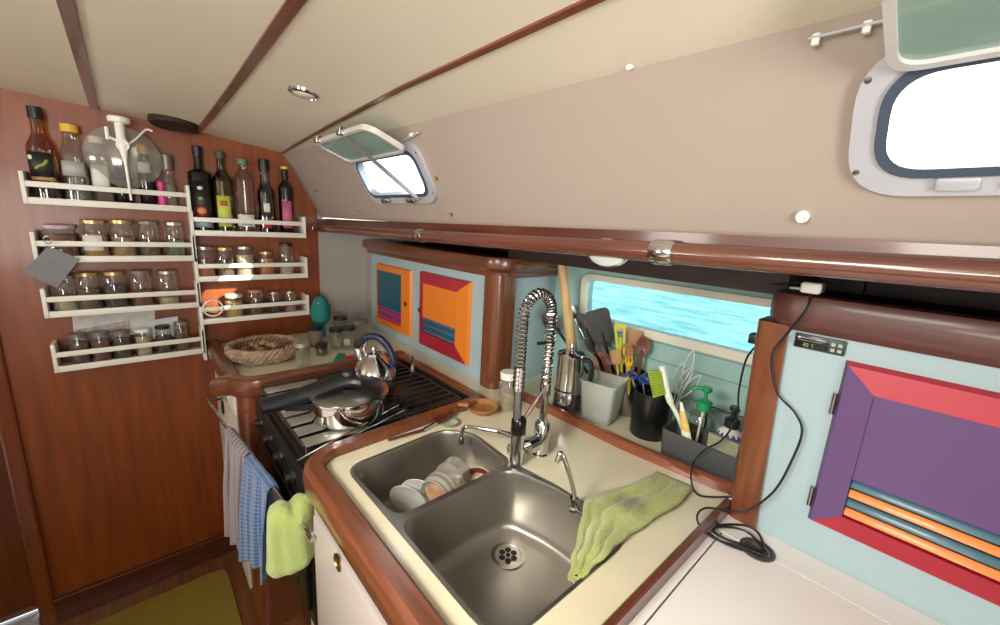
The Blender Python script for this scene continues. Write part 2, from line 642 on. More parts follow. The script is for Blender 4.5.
# locker-top shelf behind the blue fronts
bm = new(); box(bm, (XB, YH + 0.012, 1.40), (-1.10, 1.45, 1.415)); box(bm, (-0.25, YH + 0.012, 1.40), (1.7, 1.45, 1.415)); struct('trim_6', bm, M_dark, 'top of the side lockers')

# painted locker fronts
bm = new()
P1 = (-2.172, 0.948, -1.785, 1.302)
P2 = (-1.702, 0.942, -1.302, 1.311)
P3 = (-0.102, 0.966, 0.42, 1.322)
box(bm, (-2.262, YH, 0.86), (-1.19, YH + 0.02, 1.40))
struct('wall_blue_forward', bm, M_blue, 'pale blue locker front above the stove')
bm = new(); box(bm, (-0.205, YH - 0.008, 0.84), (1.7, YH + 0.02, 1.40)); struct('wall_blue_aft', bm, M_blue, 'pale blue locker front at the right')
# recess side walls and hull side with its long fixed window
bm = new(); box(bm, (-1.155, 1.06, 0.86), (-1.135, 1.40, 1.40)); struct('wall_recess_forward', bm, M_blue, 'pale blue end wall of the window recess')
bm = new(); box(bm, (-0.224, 1.101, 0.86), (-0.18, 1.42, 1.40)); struct('wall_recess_aft', bm, M_blue, 'pale blue end wall of the window recess')
YW = 1.36
Hh = [(p.x, p.z) for p in (aty(588, 315, YW), aty(757, 352, YW), aty(757, 302, YW), aty(590, 282, YW))]
Hh = [(Hh[0][0] - 0.005, 1.205), (-0.27, 1.205), (-0.27, 1.356), (Hh[3][0] - 0.005, 1.352)]
bm = new(); plate(bm, [(-1.25, 0.86), (-0.215, 0.86), (-0.215, 1.44), (-1.25, 1.44)], [rquad(Hh, 0.03)], 0, -0.03, (0, YW, 0), (1, 0, 0), (0, 0, 1))
struct('wall_hull_side', bm, M_teal, 'blue-green planked hull side behind the sink')
# shallow plank seams
bm = new()
for z in (1.40, 1.165, 1.10):
    box(bm, (-1.1, YW - 0.004, z), (-0.18, YW + 0.001, z + 0.004))
struct('trim_7', bm, mat('seam_paint', '#7fa5a2', 0.5), 'thin seam lines on the hull side')
root = bpy.data.objects.new('window_3', None); COL.objects.link(root); root.location = (-0.65, YW, 1.2)
meta(root, 'long low fixed window looking onto turquoise water', None, None, 'structure')
bm = new(); plate(bm, rquad([(Hh[0][0] - 0.028, Hh[0][1] - 0.028), (Hh[1][0] + 0.028, Hh[1][1] - 0.028), (Hh[2][0] + 0.028, Hh[2][1] + 0.024), (Hh[3][0] - 0.028, Hh[3][1] + 0.024)], 0.05, 8), [rquad(Hh, 0.03, 8)], -0.002, 0.016, (0, YW, 0), (1, 0, 0), (0, 0, 1))
build('window_frame', bm, mat('cream_frame', '#e3dfce', 0.45), root, world=True)
bm = new(); plate(bm, rquad([(Hh[0][0] - 0.004, Hh[0][1] - 0.004), (Hh[1][0] + 0.004, Hh[1][1] - 0.004), (Hh[2][0] + 0.004, Hh[2][1] + 0.004), (Hh[3][0] - 0.004, Hh[3][1] + 0.004)], 0.03, 8), [], -0.02, -0.014, (0, YW, 0), (1, 0, 0), (0, 0, 1))
build('pane', bm, glass('window_glass', '#eef8f8', 0.02, 0.03), root, world=True)
# unseen awning-like panel, added outside to block sun at the right portlight
bm = new(); box(bm, (0.35, 0.5, 2.42), (2.8, 2.6, 2.46), 0.01)
for p_ in ((0.4, 2.5), (2.7, 2.5)):
    tube(bm, [(p_[0], p_[1], 0.9), (p_[0], p_[1], 2.42)], 0.015, 10)
struct('sun_blocker_outside', bm, M_white, 'unseen white panel added outside to block sun at the right portlight')
# sea
sea = bpy.data.materials.new('sea_water'); sea.use_nodes = True
nt = sea.node_tree; b_ = nt.nodes['Principled BSDF']
tc = nt.nodes.new('ShaderNodeTexCoord'); mp = nt.nodes.new('ShaderNodeMapping'); mp.inputs['Scale'].default_value = (0.5, 1.1, 1); mp.inputs['Rotation'].default_value = (0, 0, 0.5)
nz = nt.nodes.new('ShaderNodeTexNoise'); nz.inputs['Scale'].default_value = 1.6; nz.inputs['Detail'].default_value = 8; nz.inputs['Roughness'].default_value = 0.7
rp = nt.nodes.new('ShaderNodeValToRGB'); rp.color_ramp.elements[0].position = 0.36; rp.color_ramp.elements[1].position = 0.66
rp.color_ramp.elements[0].color = (*lin('#468088'), 1); rp.color_ramp.elements[1].color = (*lin('#7cabaf'), 1)
nt.links.new(tc.outputs['Object'], mp.inputs[0]); nt.links.new(mp.outputs[0], nz.inputs['Vector']); nt.links.new(nz.outputs['Fac'], rp.inputs[0]); nt.links.new(rp.outputs[0], b_.inputs['Base Color'])
bp = nt.nodes.new('ShaderNodeBump'); bp.inputs['Strength'].default_value = 0.5; bp.inputs['Distance'].default_value = 0.15; nt.links.new(nz.outputs['Fac'], bp.inputs['Height']); nt.links.new(bp.outputs[0], b_.inputs['Normal'])
b_.inputs['Roughness'].default_value = 0.6; b_.inputs['Specular IOR Level'].default_value = 0.2
bm = new(); box(bm, (-70, 1.9, -0.75), (30, 90, -0.55)); o = build('sea', bm, sea, smooth=False); meta(o, 'bright turquoise sea outside the hull window', 'sea', None, 'stuff')

# ================================================================== WOOD TRIM
# cap moulding above the blue locker front, turning into the recess
def sweep(bm, path, prof, closed=False):
    """sweep a profile [(outward, z)] along a horizontal path [(x, y)]; outward is to the right of travel"""
    P = [Vector((p[0], p[1])) for p in path]
    L = []
    for i, p in enumerate(P):
        a = (P[i] - P[i - 1]).normalized() if i > 0 else (P[1] - P[0]).normalized()
        b = (P[i + 1] - P[i]).normalized() if i < len(P) - 1 else a
        t = (a + b).normalized()
        n = Vector((t.y, -t.x))
        k = 1 / max(0.5, n.dot(Vector((a.y, -a.x))))
        L.append([(p.x + n.x * o * k, p.y + n.y * o * k, z) for o, z in prof])
    loft(bm, L, True, True)


def arc(cx, cy, r, a0, a1, n=6):
    return [(cx + r * math.cos(math.radians(a0 + (a1 - a0) * k / n)), cy + r * math.sin(math.radians(a0 + (a1 - a0) * k / n))) for k in range(n + 1)]


cap = [(0.0, 1.345), (0.012, 1.347), (0.02, 1.355), (0.022, 1.368), (0.032, 1.374), (0.046, 1.384), (0.05, 1.40), (0.044, 1.425), (0.0, 1.43)]
bm = new(); sweep(bm, [(-2.275, YH)] + arc(-1.185, YH + 0.055, 0.055, -90, 0, 10) + [(-1.13, YW - 0.001)], cap)
struct('trim_8', bm, M_woodx, 'carved mahogany cap moulding over the blue locker front', smooth=True)
bm = new(); sweep(bm, [(-0.222, YW - 0.001)] + arc(-0.192, YH + 0.022, 0.03, 180, 270) + [(1.65, YH - 0.008)], [(0.0, 1.361), (0.010, 1.363), (0.014, 1.369), (0.022, 1.373), (0.026, 1.380), (0.028, 1.390), (0.028, 1.428), (0.024, 1.437), (0.0, 1.440)])
struct('trim_9', bm, woodmat('beam_wood', '#633832', '#4a2825', (0.8, 14, 14), 0.45, 0.15), 'mahogany cap moulding above the purple locker door', smooth=True)
# column and post
bm = new(); plate(bm, [(-1.20, 1.1), (-1.20, 1.008)] + arc(-1.160, 1.046, 0.042, -90, 0, 8) + [(-1.118, 1.1)], [], 0.90, 1.36)
struct('trim_10', bm, M_woodz, 'rounded mahogany corner column between stove and window recess', smooth=True)
bm = new()
loft(bm, [[(p[0] + dx, p[1], z) for p in [(-0.185, 1.1), (-0.246, 1.1)] + arc(-0.231, 1.027, 0.015, 180, 260, 5) + [(-0.185, 1.010)]] for z, dx in ((0.878, 0.0), (1.37, -0.018))], True, True)
struct('trim_11', bm, M_woodz, 'upright mahogany post at the right end of the window recess', smooth=True)

# ================================================================== HANDRAIL
T = thing('handrail', 'long varnished wooden handrail in chrome brackets along the cabin side', 'handrail', (-1, 0.76, 1.48))
def rz(x): return 1.477 + (x - XB) * (1.517 - 1.477) / 2.4
bm = new(); tube(bm, [(x, 0.735, rz(x)) for x in (-2.31, -1.5, -0.7, 0.2, 1.6)], 0.0195, 20); build('rail', bm, M_rail, T, world=True)
for x, wd in ((-2.30, 0.018), (-1.222, 0.02), (-0.362, 0.022), (0.9, 0.024)):
    bm = new()
    tube(bm, [(x - wd, 0.735, rz(x)), (x - wd * 0.6, 0.735, rz(x)), (x + wd * 0.6, 0.735, rz(x)), (x + wd, 0.735, rz(x))], [0.0203, 0.0235, 0.0235, 0.0203], 20)
    box(bm, (x - 0.01, 0.745, rz(x) - 0.012), (x + 0.01, 0.7515, rz(x) + 0.012), 0.002)
    build('bracket', bm, M_chrome, T, world=True)

# ================================================================== WORKTOPS
# cream worktop: one moulded top from the forward corner behind the stove to the strip at the right
bowlS = rquad([tuple(atz(*p, 0.9).xy) for p in ((352, 472), (436, 430), (507, 460), (397, 516))], [0.035, 0.05, 0.03, 0.03], 8)
bowlB = rquad([(-0.672, 0.372), (-0.356, 0.372), (-0.352, 0.742), (-0.560, 0.742), (-0.698, 0.705)], [0.045, 0.06, 0.06, 0.03, 0.05], 8)
bowlS = rquad([(-0.950, 0.362), (-0.972, 0.668), (-0.905, 0.734), (-0.712, 0.716), (-0.708, 0.372)], [0.05, 0.04, 0.05, 0.03, 0.04], 8)
bowlB = rquad([(-0.693, 0.366), (-0.354, 0.366), (-0.350, 0.744), (-0.56, 0.740), (-0.697, 0.700)], [0.05, 0.07, 0.07, 0.05, 0.05], 8)
flange_hole = rquad([(-0.956, 0.354), (-0.979, 0.671), (-0.908, 0.742), (-0.70, 0.728), (-0.56, 0.748), (-0.343, 0.752), (-0.347, 0.358)], [0.055, 0.045, 0.055, 0.02, 0.03, 0.078, 0.078], 8)
top_out = [(-1.03, 0.30), (-0.27, 0.30), (-0.27, 1.05), (-0.27, 1.36), (-1.135, 1.36), (-1.135, 1.028), (-2.33, 1.028), (-2.33, 0.235), (-1.72, 0.235), (-1.695, 0.26), (-1.695, 0.925), (-1.06, 0.925), (-1.055, 0.90)]
bm = new(); plate(bm, top_out, [flange_hole], 0.872, 0.900)
o = build('galley_worktop', bm, M_cream, smooth=False); meta(origin_to(o, (-1.2, 0.9, 0.872)), 'glossy cream worktop running around stove and double sink', 'worktop')

# wooden rims on the worktop, edge of it
T = o
fid = [(-0.002, 0.89), (-0.002, 0.917), (0.006, 0.924), (0.036, 0.924), (0.048, 0.915), (0.052, 0.895), (0.05, 0.862), (0.042, 0.848), (0.0, 0.846), (0.0, 0.872)]
def rim(name, path, prof, mtl, parent=T, label=None):
    bm = new(); sweep(bm, path, prof)
    ob = build(name, bm, mtl, parent, world=True)
    return ob
# sink rim: from the right strip along the front, round the corner, back along the stove
rim('front_fiddle', [(-1.02, 0.90), (-1.02, 0.37)] [::1] and [(-1.046, 0.905), (-1.020, 0.38)] + arc(-0.960, 0.37, 0.06, 180, 270, 6)[0:] + [(-0.27, 0.312)], [(o_, z) for o_, z in fid], M_woodx)
# rim behind the stove
low = [(0.0, 0.89), (0.0, 0.915), (0.008, 0.921), (0.03, 0.921), (0.038, 0.912), (0.038, 0.86), (0.0, 0.86)]
rim('stove_back_fiddle', [(-1.695, 0.925), (-1.062, 0.925)], low, M_woodx)
# rim of the forward worktop beside the stove
rim('side_fiddle', [(XB + 0.0, 0.262), (-1.775, 0.262)] + arc(-1.775, 0.322, 0.06, -90, 0, 6) + [(-1.715, 0.925)], fid, M_woody)
# ledge fiddle in the recess
bm = new(); sweep(bm, [(-1.09, 1.047), (-0.56, 1.047), (-0.31, 1.072), (-0.262, 1.085)], [(0.006, 0.898), (0.006, 0.925), (0.0, 0.93), (-0.012, 0.93), (-0.016, 0.925), (-0.016, 0.898)])
build('recess_fiddle', bm, woodmat('fiddle_wood', '#8a4c34', '#6d3a26', (0.8, 14, 14)), T, world=True)

# strip between cream and white worktops
bm = new(); sweep(bm, [(-0.27, 0.262), (-0.262, 1.028)], [(0, 0.86), (0, 0.916), (0.003, 0.919), (0.013, 0.919), (0.016, 0.916), (0.016, 0.86)])
struct('trim_12', bm, woodmat('strip_wood', '#6b3a28', '#4c2619', (14, 0.8, 14)), 'narrow dark wood strip between cream and white worktops', smooth=True)

# white worktop with lids to the right
T = thing('chest_worktop', 'white laminate worktop with inset lift-up lids at lower right', 'worktop', (0.3, 0.6, 0.84))
ZW = 0.885
def gp(x, y): return atz(x, y, ZW)
bm = new()
g1 = -0.233
g2 = 0.941
box(bm, (-0.252, 0.262, 0.85), (1.6, 1.02, ZW - 0.006), 0)
box(bm, (-0.252, 0.262, ZW - 0.007), (g1 - 0.0015, 1.02, ZW))
box(bm, (g1 - 0.0015, g2 + 0.0015, ZW - 0.007), (1.6, 1.02, ZW))
build('surround', bm, M_whitelam, T, world=True, smooth=False)
bm = new(); box(bm, (g1 + 0.0015, 0.265, ZW - 0.006), (0.45, g2 - 0.0015, ZW), 0.001); build('lid', bm, M_whitelam, T, world=True, smooth=False)
bm = new(); box(bm, (0.453, 0.265, ZW - 0.006), (1.6, g2 - 0.0015, ZW), 0.001); build('lid', bm, M_whitelam, T, world=True, smooth=False)
bm = new(); box(bm, (-0.243, 0.264, ZW - 0.0075), (1.6, 1.018, ZW - 0.0055)); build('seam', bm, mat('seam_dark', '#2b2622', 0.7), T, world=True, smooth=False)
c = gp(757, 550)
bm = new(); lathe(bm, [(0.0, 0), (0.034, 0), (0.034, 0.003), (0.029, 0.005), (0.025, 0.002), (0.0, 0.001)], (c.x, c.y, ZW), 28)
box(bm, (c.x - 0.02, c.y - 0.004, ZW + 0.003), (c.x + 0.02, c.y + 0.004, ZW + 0.007), 0.001)
build('ring_pull', bm, mat('dull_steel', '#6f6c68', 0.35, 0.8), T, world=True)

# chest / cupboard below
bm = new(); box(bm, (-0.24, 0.30, ZF), (1.6, 1.0, 0.85)); o = build('storage_chest', bm, M_white, smooth=False); meta(origin_to(o, (0.3, 0.6, ZF)), 'white cabinet under the white worktop at right', 'cabinet')

# ================================================================== SINK
T = thing('double_sink', 'brushed steel double sink with small left bowl and large right bowl', 'sink', (-0.6, 0.55, 0.72))
bm = new()
plate(bm, [(p[0], p[1]) for p in flange_hole], [bowlS, bowlB], 0.897, 0.9018)
build('flange', bm, mat('rim_steel', '#a5a39e', 0.3, 0.95), T, world=True, smooth=False)
def bowl(bm, outline, depth, shrink):
    cx = sum(p.x for p in outline) / len(outline); cy = sum(p.y for p in outline) / len(outline)
    L = []
    for t, z in ((0.999, 0.9012), (0.992, 0.898), (0.985, 0.89), (0.985 - shrink * 0.4, 0.9 - depth * 0.6), (0.985 - shrink * 0.7, 0.9 - depth * 0.85), (0.985 - shrink, 0.9 - depth * 0.94), (0.985 - shrink * 1.8, 0.9 - depth * 0.985), (0.7, 0.9 - depth), (0.16, 0.9 - depth - 0.004)):
        L.append([(cx + (p.x - cx) * t, cy + (p.y - cy) * t, z) for p in outline])
    loft(bm, L)
    return cx, cy, 0.9 - depth - 0.004
bm = new(); sx, sy, sz = bowl(bm, bowlS, 0.155, 0.05); build('small_bowl', bm, M_sink, T, world=True, auto=1.2)
bm = new(); bx, by, bz = bowl(bm, bowlB, 0.165, 0.06); build('large_bowl', bm, M_sink, T, world=True, auto=1.2)
dc = atz(508, 555, bz + 0.003)
bm = new(); lathe(bm, [(0.044, 0.0), (0.043, 0.004), (0.034, 0.004), (0.032, 0.0015), (0.0, 0.001)], (dc.x, dc.y, bz), 32)
dr = build('drain', bm, M_steel, T, world=True)
bm = new()
for k in range(6):
    an = k * PI / 3 + 0.3
    Mx = Matrix.Translation((dc.x + 0.017 * math.cos(an), dc.y + 0.017 * math.sin(an), bz + 0.0022)) @ Matrix.Rotation(an, 4, 'Z')
    lathe(bm, [(0.008, 0), (0.008, 0.001)], seg=12, M=Mx)
lathe(bm, [(0.0055, 0), (0.0055, 0.003), (0, 0.004)], (dc.x, dc.y, bz + 0.002), 12)
dh = build('drain_holes', bm, M_dark, dr, world=True)
dh['label'] = 'dark holes of the drain grate'

# ================================================================== CABINET UNDER THE SINK
T = thing('sink_cabinet', 'white cupboard with a finger-ring door under the front of the sink', 'cabinet', (-0.6, 0.32, ZF))
bm = new(); box(bm, (-0.985, 0.285, ZF), (-0.258, 0.335, 0.84)); box(bm, (-1.01, 0.335, ZF), (-0.995, 1.0, 0.86)); box(bm, (-0.27, 0.335, ZF), (-0.258, 1.0, 0.86)); build('body', bm, mat('shaded_cabinet_white', '#b0a6a1', 0.45), T, world=True, smooth=False)  # white paint greyed, its shade is put into the colour
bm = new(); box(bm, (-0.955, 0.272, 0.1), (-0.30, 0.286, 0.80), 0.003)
dd = build('door', bm, mat('shaded_door_white', '#b3a9a4', 0.4), T, world=True)  # door white darkened likewise, shade painted in
c = aty(338, 562, 0.272)
bm = new(); lathe(bm, [(0.0, 0.0), (0.020, 0.0), (0.020, 0.003), (0.015, 0.004), (0.013, 0.001), (0, 0.0005)], seg=24, M=Matrix.Translation((c.x, 0.272, c.z)) @ Matrix.Rotation(PI / 2, 4, 'X'))
hn = build('finger_ring', bm, M_brass, dd); hn.location = -Vector(T.location)
bm = new(); box(bm, (-1.02, 0.29, ZF), (-0.985, 0.33, 0.85), 0.003); build('corner_stile', bm, M_woodz, T, world=True)

# ================================================================== STOVE
T = thing('galley_stove', 'black galley stove with steel bar grate and row of knobs', 'stove', (-1.37, 0.6, ZF))
SX0, SX1, SY0, SY1 = -1.655, -1.09, 0.29, 0.885
bm = new(); box(bm, (SX0, SY0 + 0.012, 0.30), (SX1, SY1, 0.865), 0.006); build('body', bm, M_iron, T, world=True)
bm = new(); box(bm, (SX0 + 0.004, SY0 + 0.02, 0.865), (SX1 - 0.004, SY1 - 0.005, 0.872), 0.002); build('hob_top', bm, mat('hob_black', '#1b1a18', 0.25), T, world=True)
bm = new(); box(bm, (SX0 + 0.01, SY0 - 0.006, 0.36), (SX1 - 0.01, SY0 + 0.012, 0.70), 0.004); od = build('oven_door', bm, M_iron, T, world=True)
bm = new(); box(bm, (SX0, SY0 - 0.002, 0.71), (SX1, SY0 + 0.012, 0.715)); build('door_trim', bm, M_steel, T, world=True, smooth=False)
bm = new(); box(bm, (SX0 + 0.08, SY0 - 0.0085, 0.42), (SX1 - 0.08, SY0 - 0.004, 0.62), 0.002); ow = build('oven_window', bm, mat('dark_oven_glass', '#241310', 0.12), od, world=True)
bm = new(); box(bm, (SX0, SY0 - 0.004, 0.735), (SX1, SY0 + 0.014, 0.845), 0.004); build('control_panel', bm, M_iron, T, world=True)
for k in range(4):
    x = SX0 + 0.08 + k * 0.135
    bm = new(); lathe(bm, [(0.020, 0), (0.019, 0.006), (0.013, 0.009), (0.012, 0.022), (0.0, 0.024)], seg=18, M=Matrix.Translation((x, SY0 - 0.004, 0.79)) @ Matrix.Rotation(PI / 2, 4, 'X'))
    build('knob', bm, M_black, T, world=True)
for (bx_, by_) in ((-1.52, 0.43), (-1.22, 0.47), (-1.48, 0.72), (-1.22, 0.74)):
    bm = new(); lathe(bm, [(0.045, 0), (0.045, 0.01), (0.034, 0.012), (0.034, 0.02), (0, 0.022)], (bx_, by_, 0.872), 24); build('burner', bm, M_black, T, world=True)
bm = new()
# grate: outer frame and bars running across
gz = 0.905
fr = rquad([(SX0 + 0.02, SY0 + 0.012), (SX1 - 0.03, SY0 + 0.012), (SX1 - 0.03, SY1 - 0.03), (SX0 + 0.02, SY1 - 0.03)], 0.01, 3)
tube(bm, [(p.x, p.y, gz) for p in fr], 0.0035, 8, closed=True)
for (x, y) in ((SX0 + 0.02, SY0 + 0.02), (SX1 - 0.03, SY0 + 0.02), (SX1 - 0.03, SY1 - 0.04), (SX0 + 0.02, SY1 - 0.04)):
    tube(bm, [(x, y, 0.868), (x, y, gz)], 0.003, 6)
for k in range(12):
    x = SX0 + 0.05 + k * (SX1 - SX0 - 0.1) / 11
    tube(bm, [(x, SY0 + 0.014, gz), (x, SY1 - 0.032, gz)], 0.0026, 6)
build('grate', bm, mat('grate_steel', '#6c6a66', 0.35, 0.9), T, world=True)
# steel slats at the front of the grate
for k in range(7):
    x = SX0 + 0.055 + k * 0.074
    bm = new(); box(bm, (x, SY0 + 0.016, gz + 0.0005), (x + 0.053, SY0 + 0.20, gz + 0.0035), 0.001); build('slat', bm, mat('slat_steel', '#b8b4aa', 0.38, 0.75), T, world=True)
bm = new(); box(bm, (SX0, SY1 - 0.005, 0.85), (SX1, SY1 + 0.003, 0.915), 0.002); build('back_strip', bm, M_steel, T, world=True)
# pot clamp: rod pair with a black block
cp = atz(401, 402, 0.925)
bm = new(); box(bm, (cp.x - 0.012, cp.y - 0.012, 0.908), (cp.x + 0.012, cp.y + 0.012, 0.95), 0.003); build('clamp_block', bm, M_black, T, world=True)
for k, (px, py, qx, qy) in enumerate(((297, 461, 398, 405), (320, 452, 404, 410))):
    a = atz(px, py, 0.918); b = atz(qx, qy, 0.93)
    bm = new(); tube(bm, [a, b], 0.003, 8); build('clamp_rod', bm, M_chrome, T, world=True)

# lower drawer under the stove
T = thing('drawer_unit', 'white low cupboard under the stove with a wooden edge and latch', 'cabinet', (-1.3, 0.5, ZF))
bm = new(); box(bm, (-1.69, 0.42, ZF), (-1.02, 0.95, 0.29), 0.0); build('body', bm, M_dwood, T, world=True, smooth=False)
bm = new(); box(bm, (-1.35, 0.36, ZF + 0.02), (-1.06, 0.42, 0.29), 0.004); dd = build('door', bm, M_white, T, world=True)
bm = new(); box(bm, (-1.06, 0.30, ZF), (-1.022, 0.42, 0.70), 0.004); build('wooden_edge', bm, M_woodz, T, world=True)
bm = new(); lathe(bm, [(0.0, 0.0), (0.018, 0.0), (0.018, 0.004), (0.012, 0.005), (0.0, 0.001)], seg=20, M=Matrix.Translation((-1.12, 0.36, 0.2)) @ Matrix.Rotation(PI / 2, 4, 'X')); build('latch', bm, M_brass, dd, world=True)

# ================================================================== FORWARD CABINET
T = thing('corner_cabinet', 'white fronted cabinet with rounded mahogany corner below the basket', 'cabinet', (-2.0, 0.5, ZF))
bm = new(); box(bm, (XB + 0.002, 0.25, ZF), (-1.76, 0.29, 0.87)); box(bm, (XB + 0.002, 0.29, ZF), (-1.70, 1.0, 0.87)); build('body', bm, M_woodz, T, world=True, smooth=False)
bm = new(); box(bm, (XB + 0.02, 0.238, -0.1), (-1.80, 0.252, 0.845), 0.003); dd = build('front_panel', bm, M_white, T, world=True)
bm = new(); plate(bm, [(-1.80, 0.32), (-1.80, 0.245)] + arc(-1.765, 0.305, 0.06, -90, 0, 8) + [(-1.705, 0.40), (-1.72, 0.40)], [], ZF, 0.85)
build('rounded_corner_post', bm, woodmat('corner_wood', '#7a3f26', '#5b2a18', (14, 14, 0.8)), T, world=True)
for (x, z) in ((-2.10, 0.76), (-2.10, 0.66)):
    bm = new(); box(bm, (x - 0.012, 0.229, z - 0.03), (x + 0.012, 0.239, z + 0.03), 0.003); build('slot_handle', bm, M_black, dd, world=True)

# towel bar
T = thing('towel_bar', 'thin steel towel bar in front of the stove', 'towel bar', (-1.4, 0.2, 0.75))
B0 = Vector((-2.0, 0.168, 0.75)); B1 = Vector((-0.93, 0.262, 0.75))
bm = new(); tube(bm, [B0, B1], 0.007, 14); build('bar', bm, M_chrome, T, world=True)
for p, yb_ in ((B0.lerp(B1, 0.02), 0.24), (B1.lerp(B0, 0.02), 0.285)):
    bm = new(); tube(bm, [(p.x, p.y, p.z), (p.x, yb_, p.z)], 0.006, 10); tube(bm, [(p.x, yb_ - 0.006, p.z), (p.x, yb_, p.z)], 0.014, 14); build('bar_bracket', bm, M_chrome, T, world=True)


def bar_at(x):
    t = (x - B0.x) / (B1.x - B0.x)
    return B0.lerp(B1, t)


def clothmat(name, hexc, kind=None, hex2=None):
    m = mat(name, hexc, 0.95, sheen=0.4, bump=0.5, bscale=260, var=0.1, vscale=25)
    if kind:
        nt = m.node_tree
        b = nt.nodes['Principled BSDF']
        uv = nt.nodes.new('ShaderNodeUVMap')
        sx_ = nt.nodes.new('ShaderNodeSeparateXYZ')
        nt.links.new(uv.outputs[0], sx_.inputs[0])

        def stripe(out, freq, duty):
            m1 = nt.nodes.new('ShaderNodeMath'); m1.operation = 'MULTIPLY'; m1.inputs[1].default_value = freq
            m2 = nt.nodes.new('ShaderNodeMath'); m2.operation = 'FRACT'
            m3 = nt.nodes.new('ShaderNodeMath'); m3.operation = 'LESS_THAN'; m3.inputs[1].default_value = duty
            nt.links.new(out, m1.inputs[0]); nt.links.new(m1.outputs[0], m2.inputs[0]); nt.links.new(m2.outputs[0], m3.inputs[0])
            return m3.outputs[0]
        if kind == 'check':
            a = stripe(sx_.outputs[0], 22, 0.22); b2 = stripe(sx_.outputs[1], 30, 0.22)
            mxx = nt.nodes.new('ShaderNodeMath'); mxx.operation = 'MAXIMUM'
            nt.links.new(a, mxx.inputs[0]); nt.links.new(b2, mxx.inputs[1]); f = mxx.outputs[0]
        else:
            f = stripe(sx_.outputs[0], 9, 0.4)
        mc = nt.nodes.new('ShaderNodeMix'); mc.data_type = 'RGBA'
        nt.links.new(f, mc.inputs[0])
        mc.inputs[6].default_value = (*lin(hexc), 1); mc.inputs[7].default_value = (*lin(hex2), 1)
        nt.links.new(mc.outputs[2], b.inputs['Base Color'])
    return m


def drape(name, label, xa, xb, front, back, m, folds, amp, group=None, taper=0.0, skew=0.0, seed=0, thick=0.005, bulge=0.0, r=0.011, slope=0.0):
    rnd = random.Random(seed)
    NU, NV = 44, 40
    ph = [rnd.uniform(0, 6.28) for _ in range(4)]
    bm = new()
    uvl = bm.loops.layers.uv.new('UVMap')
    g = []
    tot = front + back
    for j in range(NV + 1):
        s = -back + tot * j / NV       # signed distance along cloth; >0 front
        row = []
        for i in range(NU + 1):
            u = i / NU
            x = xa + (xb - xa) * u
            k = max(0.0, (abs(s) - 0.01)) / max(front, 0.01)
            cen = (xa + xb) / 2
            xx = cen + (x - cen) * (1 - taper * min(1, k)) + skew * k
            p = bar_at(xx)
            w = amp * (0.25 + k) * (math.sin(2 * PI * folds * u + ph[0]) + 0.45 * math.sin(2 * PI * folds * 2.3 * u + ph[1]))
            hang = 0.0
            if abs(s) < r * PI / 2:
                an = s / r
                y = p.y - r * math.sin(an) - 0 * w
                z = p.z + r * math.cos(an)
            else:
                sg = 1 if s > 0 else -1
                y = p.y - sg * (r + 0.012 * min(1, k * 2) + bulge * math.sin(min(1, k) * PI)) + w * (0.9 if sg > 0 else 0.5)
                if sg < 0:
                    y = min(y, p.y + 0.045)
                z = p.z - (abs(s) - r * PI / 2) + (0.012 * math.sin(5 * u + ph[2]) * k) + slope * u * k
            row.append((bm.verts.new((xx, y, z)), u, s / 0.5))
        g.append(row)
    for j in range(NV):
        for i in range(NU):
            q = [g[j][i], g[j][i + 1], g[j + 1][i + 1], g[j + 1][i]]
            f = bm.faces.new([v[0] for v in q])
            for lp, v in zip(f.loops, q):
                lp[uvl].uv = (v[1], v[2])
    o = build(name, bm, m, solid=thick, auto=3.0)
    origin_to(o, bar_at((xa + xb) / 2))
    meta(o, label, 'towel', group)
    return o


drape('dish_towel', 'grey and white striped towel hanging on the steel bar, nearest the bulkhead', -1.66, -1.43, 0.45, 0.30, clothmat('striped_cloth', '#94868a', 'stripe', '#62565f'), 3, 0.014, taper=0.05, skew=-0.03, seed=3, r=0.013, slope=0.05)
drape('dish_towel', 'blue checked towel hanging on the bar between the striped and the green one', -1.415, -1.20, 0.43, 0.33, clothmat('blue_check', '#234a80', 'check', '#6488b4'), 2.2, 0.014, taper=-0.25, skew=-0.04, seed=5, r=0.013, slope=0.10)
gc = Vector((-1.045, 0.250, 0.762))
bm = new()
L_ = []
rnd = random.Random(12)
NT = 48
for zi, sc in ((0.795, 0.05), (0.794, 0.30), (0.788, 0.60), (0.775, 0.86), (0.755, 0.97), (0.73, 1.0), (0.70, 1.03), (0.67, 1.05), (0.645, 1.07), (0.622, 1.08), (0.618, 1.10), (0.605, 1.11), (0.592, 1.08), (0.586, 0.98), (0.588, 0.6), (0.592, 0.1)):
    row = []
    for k in range(NT):
        th = 2 * PI * k / NT
        f = 1 + 0.07 * math.sin(5 * th + 0.8 + 2 * (0.75 - zi)) + 0.035 * math.sin(11 * th + 9 * zi)
        x = 0.045 * math.cos(th) * f * sc
        y = 0.062 * math.sin(th) * f * sc
        zz = zi - (0.020 * math.exp(-(y / 0.014) ** 2) if zi > 0.77 else 0) + (0.008 * math.sin(2 * th) if zi < 0.63 else 0)
        row.append((gc.x + x + 0.02 * (0.75 - zi), gc.y + y - 0.004, 0.79 + (zz - 0.79) * 0.9 + 0.012))
    L_.append(row)
loft(bm, L_, True, True)
o = build('dish_towel', bm, clothmat('green_plush', '#a3b566'), auto=3.0); origin_to(o, gc)
meta(o, 'plush lime green towel bunched over the bar end beside the sink cupboard', 'towel')

